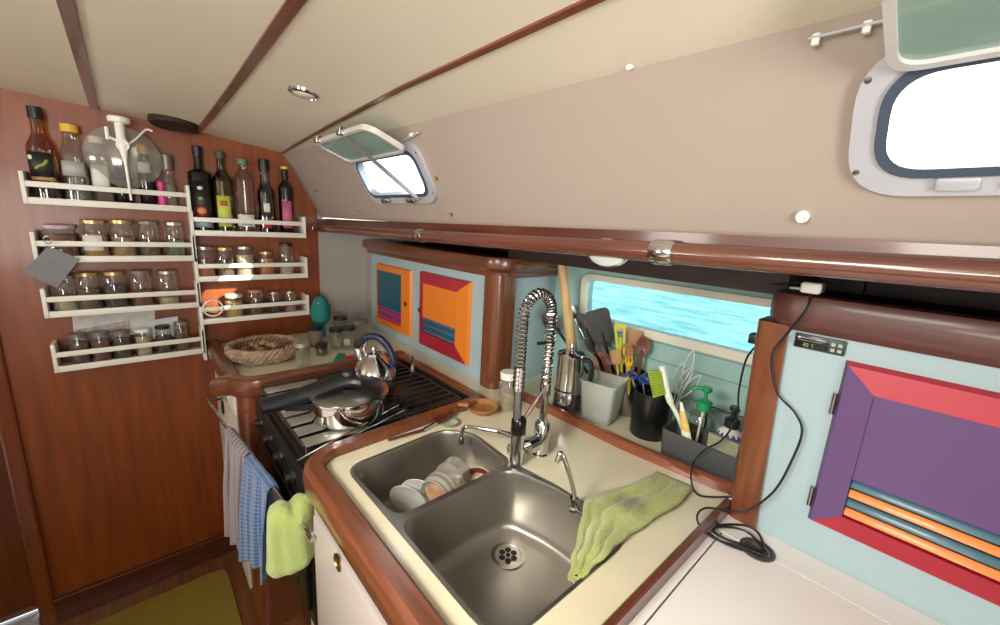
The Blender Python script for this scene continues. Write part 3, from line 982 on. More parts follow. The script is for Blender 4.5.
# mat
mb = atz(226, 566, ZF + 0.01)
bm = new(); plate(bm, rquad([(mb.x, mb.y), (mb.x, mb.y - 1.1), (mb.x + 0.75, mb.y - 1.1), (mb.x + 0.75, mb.y)], [0.07, 0.05, 0.05, 0.07], 8), [], ZF + 0.0005, ZF + 0.01)
o = build('floor_mat', bm, M_mat); meta(origin_to(o, (mb.x + 0.37, mb.y - 0.5, ZF)), 'mustard yellow mat on the cabin floor below the bulkhead', 'mat')

# ================================================================== PAINTED LOCKER DOORS
def locker(label, x0, z0, x1, z1, frame, panelc, slats, border, knobx=None, y=YH):
    """frame: colours of (left, top, right, bottom); border: width on (left, top, right, bottom)"""
    T = thing('locker_door', label, 'locker door', ((x0 + x1) / 2, y, z0))
    bl, bt, br, bb = border
    ix0, iz0, ix1, iz1 = x0 + bl, z0 + bb, x1 - br, z1 - bt
    D = 0.02
    e = 0.007
    cs = {'l': [(x0, z0), (x0, z1), (ix0, iz1), (ix0, iz0)], 't': [(x0, z1), (x1, z1), (ix1, iz1), (ix0, iz1)], 'r': [(x1, z1), (x1, z0), (ix1, iz0), (ix1, iz1)], 'b': [(x1, z0), (x0, z0), (ix0, iz0), (ix1, iz0)]}
    for (k, col_), nm in zip(zip('ltrb', frame), ('left_stile', 'top_rail', 'right_stile', 'bottom_rail')):
        q = cs[k]
        bm = new()
        t = bmesh.new()
        back = [t.verts.new((p[0], y - 0.0005, p[1])) for p in q]
        # outer edge slopes, inner edge is flush with the raised face
        f = []
        for i, p in enumerate(q):
            depth = D
            if i < 2:
                # outer points: move slightly inwards to leave a soft sloping edge
                cx_, cz_ = (x0 + x1) / 2, (z0 + z1) / 2
                px_ = p[0] + (e if p[0] < cx_ else -e)
                pz_ = p[1] + (e if p[1] < cz_ else -e)
                f.append(t.verts.new((px_, y - depth * 0.75, pz_)))
            else:
                f.append(t.verts.new((p[0], y - depth, p[1])))
        t.faces.new(f)
        t.faces.new(back[::-1])
        for i in range(4):
            j = (i + 1) % 4
            t.faces.new((back[i], back[j], f[j], f[i]))
        merge(bm, t)
        build(nm, bm, col_, T, world=True, smooth=False)
    # panel and louvres
    n, c1, c2, zt = slats
    bm = new(); box(bm, (ix0, y - 0.013, zt), (ix1, y - 0.001, iz1)); build('panel', bm, panelc, T, world=True, smooth=False)
    bm = new(); box(bm, (ix0, y - 0.004, iz0), (ix1, y - 0.001, zt)); build('louvre_back', bm, M_dark, T, world=True, smooth=False)
    h = (zt - iz0) / n
    for k in range(n):
        z = iz0 + k * h
        bm = new()
        Mx = Matrix.Translation((0, y - 0.010, z + h * 0.5)) @ Matrix.Rotation(math.radians(-28), 4, 'X')
        box(bm, (ix0 + 0.001, -0.003, -h * 0.40), (ix1 - 0.001, 0.003, h * 0.40), 0.0012, M=Mx)
        build('louvre', bm, c1 if k % 2 == 0 else c2, T, world=True)
    if knobx is not None:
        kx, kz = knobx
        bm = new(); lathe(bm, [(0.012, 0), (0.012, 0.002), (0.007, 0.003), (0.006, 0.001), (0, 0.001)], seg=18, M=Matrix.Translation((kx, y - D, kz)) @ Matrix.Rotation(PI / 2, 4, 'X')); build('finger_hole', bm, M_dwood, T, world=True)
    return T


Cor = mat('orange_paint', '#e37f26', 0.4, coat=0.2); Cred = mat('red_paint', '#a51f33', 0.4, coat=0.2); Cteal = mat('teal_paint', '#16566b', 0.4, coat=0.2); Cmag = mat('magenta_paint', '#c22a55', 0.4); Cpur = mat('purple_paint', '#5e4174', 0.45, coat=0.1); Cslate = mat('slate_blue_paint', '#4d6680', 0.4); Cviol = mat('violet_paint', '#6f3f80', 0.4); Cred2 = mat('bright_red_paint', '#b82f42', 0.45)
locker('orange framed locker door with teal panel and magenta louvres, left of the pair', *P1, (Cor, Cor, Cor, Cor), Cteal, (4, Cmag, Cviol, 1.065), (0.012, 0.035, 0.085, 0.045), (-1.826, 1.125))
locker('red and orange locker door with slate blue louvres above the stove', *P2, (Cred, Cred, Cor, Cred), Cor, (5, Cslate, Cteal, 1.09), (0.035, 0.055, 0.085, 0.075), (-1.688, 1.12))
T = locker('large purple and red locker door with teal and orange louvres at the right', *P3, (Cpur, Cred2, Cpur, Cred), Cpur, (4, Cor, Cteal, 1.092), (0.052, 0.052, 0.06, 0.045), None, YH - 0.008)
for z in (1.02, 1.23):
    bm = new(); tube(bm, [(P3[0] - 0.003, YH - 0.014, z - 0.022), (P3[0] - 0.003, YH - 0.014, z + 0.022)], 0.004, 10); build('hinge', bm, M_steel, T, world=True)

# ================================================================== SPICE RACKS
XR0, XR1 = XB + 0.004, XB + 0.095
def rack(label, y0, y1, z, h, pl=None, pr=None, drop=0.0, group='white spice racks on the bulkhead'):
    T = thing('spice_rack', label, 'rack', (XB + 0.05, (y0 + y1) / 2, z), group=group)
    bm = new(); box(bm, (XR0, y0, z - 0.008), (XR1, y1, z), 0.001); build('bottom_board', bm, M_rack, T, world=True)
    bm = new(); box(bm, (XR1 - 0.004, y0, z - 0.014), (XR1 + 0.004, y1, z + 0.010), 0.0015); build('lower_rail', bm, M_rack, T, world=True)
    bm = new(); box(bm, (XR1 - 0.004, y0, z + 0.046), (XR1 + 0.004, y1, z + 0.066), 0.0015); build('upper_rail', bm, M_rack, T, world=True)
    bm = new(); box(bm, (XR0, y0 - 0.012, z - 0.014 - drop), (XR1 + 0.005, y0, z + h), 0.0015); build('side_panel', bm, M_rack, T, world=True)
    bm = new(); box(bm, (XR0, y1, z - 0.014), (XR1 + 0.005, y1 + 0.012, z + h), 0.0015); build('side_panel', bm, M_rack, T, world=True)
    return T
LZ = [1.540, 1.330, 1.121, 0.903]
RZ = [1.441, 1.236, 1.038]
k = 0.959
ll = ['white spice rack holding bottles, topmost in the left column', 'white rack of lidded jars, second from the top in the left column', 'white rack of small jars, third from the top in the left column', 'white rack with papers and tubs, lowest in the left column']
for z, l in zip(LZ, ll):
    rack(l, -0.262, 0.192, z, 0.098)
rl = ['white rack holding tall bottles, topmost in the right column', 'sunlit white rack of jars, middle of the right column', 'white rack with ring and small jars, lowest in the right column']
for z, l in zip(RZ, rl):
    rack(l, 0.207, 0.655, z, 0.092, drop=0.115 if z > 1.1 else 0.17)

XJ = XB + 0.048
def yat(px, py, x=XJ): return atx(px, py, x).y
def zat(px, py, x=XJ): return atx(px, py, x).z


def labelband(parent, r, z0, z1, m, facing=-0.1, half=0.75, name='label', squ=1.0, n=12):
    """thin curved sheet in front of a round body; facing = direction angle from +x"""
    bm = new()
    t = bmesh.new()
    A = []; B = []
    for k in range(n + 1):
        an = facing - half + 2 * half * k / n
        A.append(t.verts.new(((r + 0.0008) * math.cos(an), (r + 0.0008) * math.sin(an), z0)))
        B.append(t.verts.new(((r + 0.0008) * math.cos(an), (r + 0.0008) * math.sin(an), z1)))
    for k in range(n):
        t.faces.new((A[k], A[k + 1], B[k + 1], B[k]))
    merge(bm, t)
    return build(name, bm, m, parent, solid=0.0006)


def bottle(label, x, y, z, r, H, neck, shoulder, gm, liquid=None, lvl=0.5, capm=None, caph=0.03, neckr=0.013, labels=(), group=None, name='bottle', capr=None, fac=-0.15):
    T = thing(name, label, 'bottle', (x, y, z), group=group)
    r *= 1.06; neckr *= 1.2; shoulder = min(shoulder * 1.1, neck * 0.93)
    prof = [(0, 0.001), (r * 0.9, 0.001), (r, 0.006), (r, shoulder), (r * 0.95, shoulder + (neck - shoulder) * 0.25), (r * 0.72, shoulder + (neck - shoulder) * 0.6), (neckr * 1.1, neck), (neckr, neck + 0.01), (neckr, H - caph * 0.6)]
    bm = new(); lathe(bm, prof, seg=24, cap=False); bd = build('body', bm, gm, T)
    if liquid:
        lv = shoulder * lvl
        bm = new(); lathe(bm, [(0, 0.003), (r * 0.88, 0.003), (r * 0.93, 0.008), (r * 0.93, lv), (0, lv)], seg=20); build('contents', bm, liquid, T)
    if capm:
        cr = capr or neckr + 0.003
        bm = new(); lathe(bm, [(cr, H - caph), (cr, H - 0.002), (cr - 0.002, H), (0, H)], seg=20); build('cap', bm, capm, T)
    for (z0, z1, m, half) in labels:
        labelband(bd, r, z0, z1, m, fac, half)
    return T


L_dark = mat('label_dark', '#1d1b1c', 0.5); L_white = mat('label_white', '#d9d7cf', 0.6); L_green = mat('label_green', '#7f9a2e', 0.5); L_red = mat('label_red', '#a3282c', 0.5); L_pink = mat('label_pink', '#b2567a', 0.5); L_yel = mat('cap_yellow', '#d8ad35', 0.45); L_tan = mat('label_tan', '#b08a5e', 0.6); L_lgreen = mat('label_lime', '#b9c04a', 0.5)
G_amber = glass('amber_glass', '#d9b08a', 0.04, 0.14); G_olive = glass('olive_glass', '#9a8f30', 0.04, 0.14); G_dark = mat('dark_glass', '#0f0d0d', 0.12, spec=0.6); Q_dark = mat('dark_liquid', '#120b08', 0.2); Q_olive = mat('olive_oil', '#9a8a1e', 0.2); Q_brown = mat('brown_sauce', '#3b1c10', 0.3); Q_clear = glass('clear_liquid', '#dfe3da', 0.02, 0.05, 0.05)
z = LZ[0]
def bx(px, py, pt, z):   # base from pixel column, height from the top pixel
    y = yat(px, py)
    return y, zat(px, pt) - z
GB = 'bottles on the topmost left rack'
y, H = bx(49, 196, 109, z)
T = bottle('bottle with black cap and black label with a green chilli, leftmost on the top rack', XJ, y, z, 0.036, H, H * 0.72, H * 0.5, G_amber, Q_dark, 0.5, M_black, 0.04, 0.014, ((H * 0.26, H * 0.52, L_dark, 0.9), (H * 0.22, H * 0.255, L_tan, 0.9)), GB)
bm = new(); tube(bm, smoothpath([(0.0392 * math.cos(a), 0.0392 * math.sin(a), zz) for a, zz in ((-0.45, H * 0.34), (-0.2, H * 0.37), (0.1, H * 0.39), (0.35, H * 0.44))], 5), [0.004] * 0 or 0.005, 8); build('chilli_picture', bm, L_green, T)
bm = new(); lathe(bm, [(0.008, 0), (0.008, 0.001)], seg=14, M=Matrix.Translation((0.0388 * math.cos(-0.8), 0.0388 * math.sin(-0.8), H * 0.46)) @ Matrix.Rotation(-0.8, 4, 'Z') @ Matrix.Rotation(PI / 2, 4, 'Y')); build('round_seal', bm, L_white, T)
y, H = bx(80, 199, 126, z)
bottle('clear bottle with yellow cap and pale label on the top rack', XJ, y, z, 0.037, H, H * 0.82, H * 0.52, M_clear, Q_clear, 0.6, L_yel, 0.028, 0.018, ((H * 0.34, H * 0.53, mat('label_silver', '#a9a8a3', 0.4), 0.9),), GB)
y, H = bx(105, 201, 138, z)
bottle('small clear bottle with white cap and white label beside the yellow capped one', XJ, y, z, 0.030, H, H * 0.8, H * 0.62, M_clear, None, 0.5, M_wpl, 0.024, 0.017, ((H * 0.2, H * 0.58, L_white, 0.9),), GB)
y, H = bx(124, 202, 150, z)
bottle('dark bottle standing beneath the round clear vessel', XJ - 0.01, y, z, 0.027, H * 0.8, H * 0.6, H * 0.5, G_dark, None, 0.5, M_black, 0.02, 0.012, (), GB)
y, H = bx(149, 204, 146, z)
bottle('dark bottle with yellow cap and white neck label on the top rack', XJ, y, z, 0.024, H, H * 0.74, H * 0.55, G_dark, None, 0.5, L_yel, 0.035, 0.014, ((H * 0.55, H * 0.72, L_white, 0.9),), GB, capr=0.018)
y, H = bx(163, 206, 182, z)
bottle('small bright pink bottle at the right of the top rack', XJ + 0.015, y, z, 0.014, H, H * 0.7, H * 0.55, mat('pink_plastic', '#cf2f86', 0.4), None, 0.5, mat('pink_plastic', '#cf2f86', 0.4), 0.02, 0.008, (), GB)
y, H = bx(170, 206, 155, z)
bottle('narrow jar with steel grinder top at the right end of the top rack', XJ - 0.008, y + 0.004, z, 0.022, H, H * 0.6, H * 0.5, M_jar, mat('peppercorns', '#8a7a62', 0.8, var=0.5, vscale=200), 0.8, mat('grinder_grey', '#77716a', 0.35, 0.4), 0.06, 0.016, (), GB)
# right column bottles
z = RZ[0]
GB = 'bottles on the topmost right rack'
y, H = bx(203, 216, 147, z)
T = bottle('dark square-shouldered bottle with a red bowl picture on its label', XJ, y, z, 0.040, H, H * 0.74, H * 0.64, G_dark, None, 0.5, M_black, 0.04, 0.013, ((H * 0.06, H * 0.14, mat('label_blue', '#7f95a3', 0.5), 0.85), (H * 0.14, H * 0.60, L_dark, 0.85)), GB)
for (zz, rr, mm, nm) in ((H * 0.25, 0.030, L_red, 'red_bowl_picture'), (H * 0.255, 0.019, mat('stew', '#d08a60', 0.6), 'bowl_food_picture'), (H * 0.40, 0.010, L_green, 'herb_picture'), (H * 0.52, 0.011, L_white, 'round_emblem')):  # printed label pictures: bowl, its food, herb and emblem
    bm = new()
    t = bmesh.new()
    c_ = t.verts.new((0.0440 * math.cos(-0.15), 0.0440 * math.sin(-0.15), zz)); ring = []
    for q in range(20):
        dy = rr * math.cos(2 * PI * q / 20); dz = rr * 0.75 * math.sin(2 * PI * q / 20); an = -0.15 + dy / 0.0440
        rad_ = 0.0438 + (0.0006 if nm == 'bowl_food_picture' else 0)
        ring.append(t.verts.new((rad_ * math.cos(an), rad_ * math.sin(an), zz + dz)))
    c_.co.x += 0.0003
    for q in range(20):
        t.faces.new((c_, ring[q], ring[(q + 1) % 20]))
    merge(bm, t)
    build(nm, bm, mm, T, solid=0.0004)
y, H = bx(225, 217, 152, z)
bottle('olive oil bottle with green-gold label beside the black bottle', XJ, y, z, 0.037, H, H * 0.76, H * 0.58, G_olive, Q_olive, 1.0, mat('cap_darkgreen', '#3a4230', 0.5), 0.03, 0.013, ((H * 0.08, H * 0.46, L_lgreen, 0.7), (H * 0.34, H * 0.40, mat('label_olive_red', '#a05a35', 0.5), 0.35)), GB)
y, H = bx(246, 218, 160, z)
bottle('clear bottle with green cap and white label low down, middle of the top right rack', XJ, y, z, 0.040, H, H * 0.86, H * 0.66, M_clear, None, 0.5, mat('cap_green', '#4f7f5c', 0.5), 0.024, 0.014, ((H * 0.1, H * 0.26, L_white, 0.9), (H * 0.12, H * 0.19, mat('label_teal', '#5d8f95', 0.5), 0.5)), GB)
y, H = bx(267, 219, 160, z)
bottle('dark bottle with white-topped black cap and red flowered label', XJ, y, z, 0.035, H, H * 0.68, H * 0.5, glass('smoke_glass', '#a8a29c', 0.04, 0.16), Q_dark, 1.0, M_black, 0.05, 0.017, ((H * 0.3, H * 0.42, L_white, 0.35), (H * 0.08, H * 0.2, L_red, 0.5)), GB)
y, H = bx(287, 220, 167, z)
bottle('slim dark bottle with pink label and yellow cap at the right end', XJ, y, z, 0.031, H, H * 0.78, H * 0.62, G_dark, None, 0.5, L_yel, 0.012, 0.012, ((H * 0.1, H * 0.5, L_pink, 0.7),), GB)

# jars
def jar(label, x, y, z, r, H, contents, capm, lvl=0.75, group=None, band=None, gm=None, capr=None, caph=0.014, loc_rz=0):
    T = thing('jar', label, 'jar', (x, y, z), group=group)
    bm = new(); lathe(bm, [(0, 0.001), (r * 0.92, 0.001), (r, 0.006), (r, H - caph - 0.012), (r * 0.86, H - caph - 0.002), (r * 0.86, H - caph * 0.5)], seg=22, cap=False); build('body', bm, gm or M_jar, T)
    if contents:
        lv = (H - caph) * lvl
        bm = new(); lathe(bm, [(0, 0.003), (r * 0.86, 0.003), (r * 0.93, 0.009), (r * 0.93, lv), (r * 0.5, lv + 0.002), (0, lv)], seg=20); build('contents', bm, contents, T)
    if capm:
        cr = capr or r * 0.93
        bm = new(); lathe(bm, [(cr, H - caph), (cr, H - 0.002), (cr - 0.002, H), (0, H)], seg=24); build('lid', bm, capm, T)
    if band:
        labelband(T, r, H * 0.2, H * 0.6, band, -0.2, 0.8)
    return T
def spice(n, c, c2, s=150): return mat('spice_' + n, c, 0.9, hex2=c2, vscale=s)
S_red = spice('paprika', '#7a3c26', '#4e2216'); S_tan = spice('tan', '#a8845a', '#7b5c3a'); S_brn = spice('brown', '#6a4a32', '#3f2a1c'); S_pale = spice('pale', '#c2b598', '#958a70'); S_gold = spice('mustard', '#b58a2c', '#8b6418'); S_grn = spice('herb', '#6e7350', '#454a30'); S_dk = spice('dark', '#33261c', '#1a120c'); S_or = spice('orange', '#c4763a', '#9b5524')
C_pink = mat('lid_plum', '#8f6a86', 0.4, hex2='#d8c8d0', vscale=60); C_gold = mat('lid_gold', '#b8a070', 0.35, 0.8); C_sil = mat('lid_silver', '#b4b0a6', 0.3, 0.9); C_grey = mat('lid_grey', '#77746c', 0.45, 0.4); C_blk = mat('lid_black', '#17171a', 0.4)
def jarrow(z, base_py, items, group):
    for (px, pt, r, cont, capm, lv, band, lab) in items:
        y = yat(px, base_py); H = zat(px, pt) - z
        jar(lab, XJ, y, z, r * 1.16, H, cont, capm, lv, group, band)
jarrow(LZ[1], 252, [
    (63, 225, 0.040, S_red, C_pink, 0.8, None, 'wide low jar of red spice with plum patterned lid'),
    (97, 220, 0.034, S_gold, C_gold, 0.7, L_white, 'jar of mustard yellow sauce with gold lid'),
    (125, 220, 0.034, S_tan, C_gold, 0.6, None, 'square-looking jar of tan spice with brass lid, middle of its rack'),
    (151, 221, 0.032, S_brn, C_grey, 0.5, None, 'jar of brown seeds with dull grey lid'),
    (176, 222, 0.029, S_grn, C_sil, 0.55, None, 'jar of green herbs with ribbed silver lid at right')], 'jars on the second left rack')
jarrow(LZ[2], 306, [
    (67, 275, 0.032, S_pale, C_sil, 0.35, None, 'jar of pale grains partly behind the hanging grey tag'),
    (91, 272, 0.032, S_brn, C_gold, 0.6, None, 'jar of brown spice with thin gold lid on the third rack'),
    (118, 271, 0.032, S_dk, C_gold, 0.7, None, 'jar of dark spice with gold lid, middle of the third rack'),
    (144, 270, 0.031, S_red, C_grey, 0.5, None, 'jar of rust coloured spice on the third rack'),
    (170, 270, 0.032, S_pale, C_sil, 0.25, None, 'jar with crumpled foil look lid at the right of the third rack')], 'jars on the third left rack')
jarrow(LZ[3], 358, [
    (81, 333, 0.026, S_brn, C_grey, 0.8, None, 'small tub of brown spice, leftmost on the lowest left rack'),
    (103, 331, 0.026, S_red, C_grey, 0.8, None, 'small tub of reddish spice, second on the lowest left rack'),
    (124, 330, 0.026, S_dk, C_grey, 0.8, None, 'small tub of dark spice, third on the lowest left rack'),
    (146, 328, 0.024, S_pale, M_wpl, 0.8, None, 'small white-lidded tub, fourth on the lowest left rack'),
    (166, 325, 0.024, S_dk, C_blk, 0.7, None, 'small jar with black lid, fifth on the lowest left rack'),
    (184, 321, 0.022, S_brn, C_sil, 0.8, None, 'little jar with silver lid at the right of the lowest left rack')], 'tubs on the lowest left rack')
jarrow(RZ[1], 272, [
    (206, 246, 0.034, S_or, C_sil, 0.5, None, 'jar of orange powder at the left of the sunlit rack'),
    (226, 247, 0.030, S_brn, C_gold, 0.6, None, 'jar of brown nuts on the sunlit rack'),
    (246, 246, 0.033, S_pale, C_sil, 0.8, None, 'bright jar of pale grains in the middle of the sunlit rack'),
    (267, 251, 0.030, S_or, C_gold, 0.8, None, 'short jar of orange lentils on the sunlit rack'),
    (287, 243, 0.029, S_pale, C_blk, 0.3, None, 'jar with dark lid at the right of the sunlit rack')], 'jars on the sunlit rack')
jarrow(RZ[2], 314, [
    (235, 294, 0.034, spice('yellow', '#c9b35a', '#a48c3a'), mat('lid_paleyellow', '#e3dcb8', 0.4), 0.8, None, 'jar of yellow spice with pale lid beside the white ring'),
    (257, 289, 0.030, S_brn, mat('lid_coral', '#b06a50', 0.45), 0.7, None, 'jar of brown spice with coral lid on the lowest right rack'),
    (275, 291, 0.022, S_dk, C_sil, 0.6, None, 'small shaker of black pepper on the lowest right rack'),
    (291, 290, 0.022, spice('pink', '#b78a80', '#8a6058'), C_sil, 0.6, None, 'small shaker of pink salt at the right end of the lowest right rack')], 'jars on the lowest right rack')

# papers on the lowest left rack
for i, (a_, b2_, c_, d__, lab) in enumerate((((72, 314), (155, 310), (155, 334), (74, 336), 'white printed sheet standing at the back of the lowest left rack'), ((75, 330), (128, 321), (131, 340), (78, 345), 'folded leaflet with red print leaning on the lowest left rack'), ((146, 321), (178, 316), (178, 336), (147, 340), 'small white card leaning at the right of the lowest left rack'))):
    X_ = XB + 0.012 + 0.006 * i
    pts = [atx(p[0], p[1], X_) for p in (a_, b2_, c_, d__)]
    bm = new(); t = bmesh.new()
    F = [t.verts.new((X_ , p.y, p.z)) for p in pts]; Bk = [t.verts.new((X_ - 0.0015, p.y, p.z)) for p in pts]
    t.faces.new(F); t.faces.new(Bk[::-1])
    for q in range(4): t.faces.new((F[q], Bk[q], Bk[(q + 1) % 4], F[(q + 1) % 4]))
    merge(bm, t)
    o = build('paper_sheet', bm, mat('paper_%d' % i, ('#cfcdc8', '#b9b6b6', '#c8c9cc')[i], 0.7, hex2=('#b5b3b0', '#8e6a68', '#b8babd')[i], vscale=(30, 45, 30)[i]), smooth=False)
    meta(origin_to(o, (X_, pts[2].y, pts[2].z)), lab, 'paper')

# grey tag hanging from the second left rack
T = thing('hanging_tag', 'square grey tag hanging tilted from the left end of the second rack', 'tag', tuple(atx(50, 240, XR1 + 0.01)))
XT = XR1 + 0.012
q = [atx(*p, XT) for p in ((48, 246), (80, 259), (57, 288), (23, 272))]
bm = new(); t = bmesh.new()
F = [t.verts.new((XT, p.y, p.z)) for p in q]; Bk = [t.verts.new((XT - 0.004, p.y, p.z)) for p in q]
t.faces.new(F); t.faces.new(Bk[::-1])
for i in range(4): t.faces.new((F[i], Bk[i], Bk[(i + 1) % 4], F[(i + 1) % 4]))
merge(bm, t); build('tag', bm, mat('slate_tag', '#77787a', 0.6, var=0.15, vscale=30), T, world=True, smooth=False)
c = atx(48, 243, XT)
bm = new(); tube(bm, [(XT, c.y + 0.010 * math.cos(a * PI / 6), c.z + 0.012 + 0.014 * math.sin(a * PI / 6)) for a in range(12)], 0.0015, 6, closed=True); build('loop', bm, M_steel, T, world=True)

# white ring on the lowest right rack
c = atx(213, 308, XR1 + 0.006)
bm = new(); tube(bm, [(XR1 + 0.0075, c.y + 0.037 * math.cos(a * PI / 18), c.z + 0.037 * math.sin(a * PI / 18)) for a in range(36)], 0.0035, 8, closed=True)
o = build('ring', bm, M_wpl); meta(origin_to(o, (XR1 + 0.0075, c.y, c.z - 0.037)), 'thin white plastic ring hooked on the lowest right rack', 'ring')

# round clear vessel with white tap, standing behind the rail of the top left rack
c = atx(124, 156, XB + 0.075)
T = thing('round_vessel', 'big round clear plastic vessel with a white tap above the top left rack', 'vessel', (XB + 0.09, c.y, LZ[0] + 0.0))
Rg = 0.116
cz = 1.725
c.x = XB + 0.085
Mx = Matrix.Translation((c.x - 0.02, c.y, cz)) @ Matrix.Rotation(PI / 2, 4, 'Y')
bm = new(); lathe(bm, [(0, -0.030), (0.06, -0.028), (0.095, -0.016), (Rg, 0.0), (0.098, 0.018), (0.06, 0.034), (0, 0.038)], seg=40, M=Mx)
build('body', bm, glass('cloudy_plastic', '#e6e4de', 0.12, 0.12, 0.16), T, world=True)
tx = c.x + 0.028
bm = new()
lathe(bm, [(0.032, 0), (0.034, 0.006), (0.034, 0.018), (0.03, 0.022), (0, 0.023)], (tx, c.y - 0.002, 1.845), 12)
build('screw_cap', bm, M_wpl, T, world=True)
bm = new(); tube(bm, [(tx, c.y - 0.002, 1.846), (tx, c.y - 0.002, 1.80), (tx, c.y, 1.77)], [0.015, 0.014, 0.017], 16)
tube(bm, [(tx - 0.03, c.y, 1.765), (tx + 0.016, c.y, 1.765)], 0.02, 16); tube(bm, [(tx, c.y - 0.04, 1.78), (tx, c.y - 0.04, 1.825)], 0.006, 10); tube(bm, [(tx, c.y - 0.04, 1.79), (tx, c.y, 1.775)], 0.005, 8)
tube(bm, [(tx + 0.005, c.y, 1.765), (tx + 0.003, c.y + 0.002, 1.70), (tx + 0.001, c.y + 0.004, 1.56)], [0.016, 0.005, 0.004], 12)
build('tap', bm, M_wpl, T, world=True)
bm = new(); tube(bm, smoothpath([(tx - 0.01, c.y + 0.02, 1.775), (tx - 0.01, c.y + 0.045, 1.80), (tx - 0.02, c.y + 0.075, 1.838), (tx - 0.02, c.y + 0.095, 1.836)]), 0.0035, 8); build('tube', bm, M_wpl, T, world=True)

# ceiling speaker and dome light
T = thing('ceiling_speaker', 'round dark speaker grille on the ceiling by the bulkhead', 'speaker', tuple(atz(176, 124, 1.868)))
p = Vector((XB + 0.14, 0.172, 1.87)); T.location = (p.x, p.y, zc(p.y))
tilt = Matrix.Translation((p.x, p.y, zc(p.y) - 0.001)) @ Matrix.Rotation(PI - math.atan(0.075 + 0.08 * p.y), 4, 'X')
bm = new(); lathe(bm, [(0.080, 0), (0.082, 0.018), (0.078, 0.024), (0.068, 0.026), (0.066, 0.022), (0, 0.024)], seg=36, M=tilt @ Matrix.Rotation(math.radians(6), 4, 'Y')); build('grille', bm, mat('speaker_brown', '#2b1a16', 0.5), T, world=True)
T = thing('ceiling_light', 'small round flush ceiling light with chrome rim', 'light', tuple(atz(304, 91, zc(0.384))))
p = T.location.copy()
tilt = Matrix.Translation((p.x, p.y, zc(p.y) - 0.001)) @ Matrix.Rotation(PI - math.atan(0.075 + 0.08 * p.y), 4, 'X')
bm = new(); lathe(bm, [(0.040, 0), (0.038, 0.008), (0.031, 0.011), (0.030, 0.008)], seg=32, M=tilt, cap=False); build('rim', bm, M_chrome, T, world=True)
bm = new(); lathe(bm, [(0.031, 0.006), (0.024, 0.012), (0, 0.015)], seg=28, M=tilt); build('lens', bm, mat('frosted_lens', '#cfcac0', 0.3), T, world=True)

# dome lights under the side deck shelf
def dome(label, px, py, y, rr, zz):
    p = aty(px, py, y)
    T = thing('dome_light', label, 'light', (p.x, y, p.z))
    Mx = Matrix.Diagonal((1, 1, 0.62, 1)) @ Matrix.Rotation(PI / 2, 4, 'X')
    bm = new(); lathe(bm, [(0, -0.016), (rr * 0.8, -0.016), (rr, -0.012), (rr, 0.0), (rr * 0.95, 0.003), (rr * 0.7, 0.006), (0, 0.008)], seg=30, M=Mx); build('lens', bm, glass('lens_plastic', '#dfe6e2', 0.15, 0.2, 0.5), T)
    bm = new(); lathe(bm, [(rr + 0.003, 0.0), (rr + 0.003, 0.003), (rr - 0.001, 0.004), (rr - 0.001, 0)], seg=30, cap=False, M=Mx); build('rim', bm, M_chrome, T)
dome('clear dome lamp under the fascia above the hull window', 607, 253, 0.7350, 0.046, 1.500)

# ================================================================== CURTAIN TRACK
T = thing('curtain_wire', 'white curtain wire with sliding hooks along the top of the cabin side', 'curtain track', (-0.3, 0.63, 1.80))
def lnp(x, v, n): return ln(x, v, n)
bm = new(); tube(bm, [ln(-0.165, LL - 0.032, 0.010), ln(-0.10, LL - 0.032, 0.011), ln(0.5, LL - 0.036, 0.011)], 0.0018, 8); build('wire', bm, M_alu, T, world=True)
for x in (-0.158, -0.112):
    bm = new(); p = ln(x, LL - 0.034, 0.008); box(bm, p - Vector((0.004, 0.004, 0.008)), p + Vector((0.004, 0.004, 0.005)), 0.0015); build('hook', bm, M_wpl, T, world=True)
T = thing('curtain_wire', 'short wire with little hook beside the open pane of the far portlight', 'curtain track', (-1.15, 0.63, 1.80))
bm = new(); tube(bm, [ln(-1.22, LL - 0.045, 0.01), ln(-1.06, LL - 0.028, 0.01)], 0.0025, 8); build('wire', bm, M_alu, T, world=True)
bm = new(); p = ln(-1.10, LL - 0.030, 0.008); box(bm, p - Vector((0.010, 0.004, 0.005)), p + Vector((0.010, 0.004, 0.005)), 0.002); build('hook', bm, M_wpl, T, world=True)
# snap studs on the cabin side
for (px, py, lab) in ((803, 216, 'white snap stud on the cabin side below the right portlight'), (452, 214, 'small stud on the cabin side right of the far portlight'), (358, 211, 'small stud on the cabin side left below the far portlight'), (317, 190, 'tiny dark stud on the cabin side by the bulkhead'), (437, 178, 'tiny dark stud right of the far portlight frame'), (630, 58, 'small white stud near the ceiling edge')):
    u_, v_ = onliner(px, py)
    v_ = min(v_, LL - 0.01)
    s_ = 1.0 if px == 803 else 0.6
    bm = new(); lathe(bm, [(0.009 * s_, 0), (0.009 * s_, 0.006), (0.006 * s_, 0.010), (0.004 * s_, 0.008), (0, 0.008)], seg=16, M=Matrix.Translation(ln(u_, v_, 0)) @ (LN * SGN).to_track_quat('Z', 'Y').to_matrix().to_4x4())
    o = build('snap_stud', bm, M_wpl if px in (803, 630) else M_brass); meta(origin_to(o, ln(u_, v_, 0)), lab, 'stud')

exec_objects = True
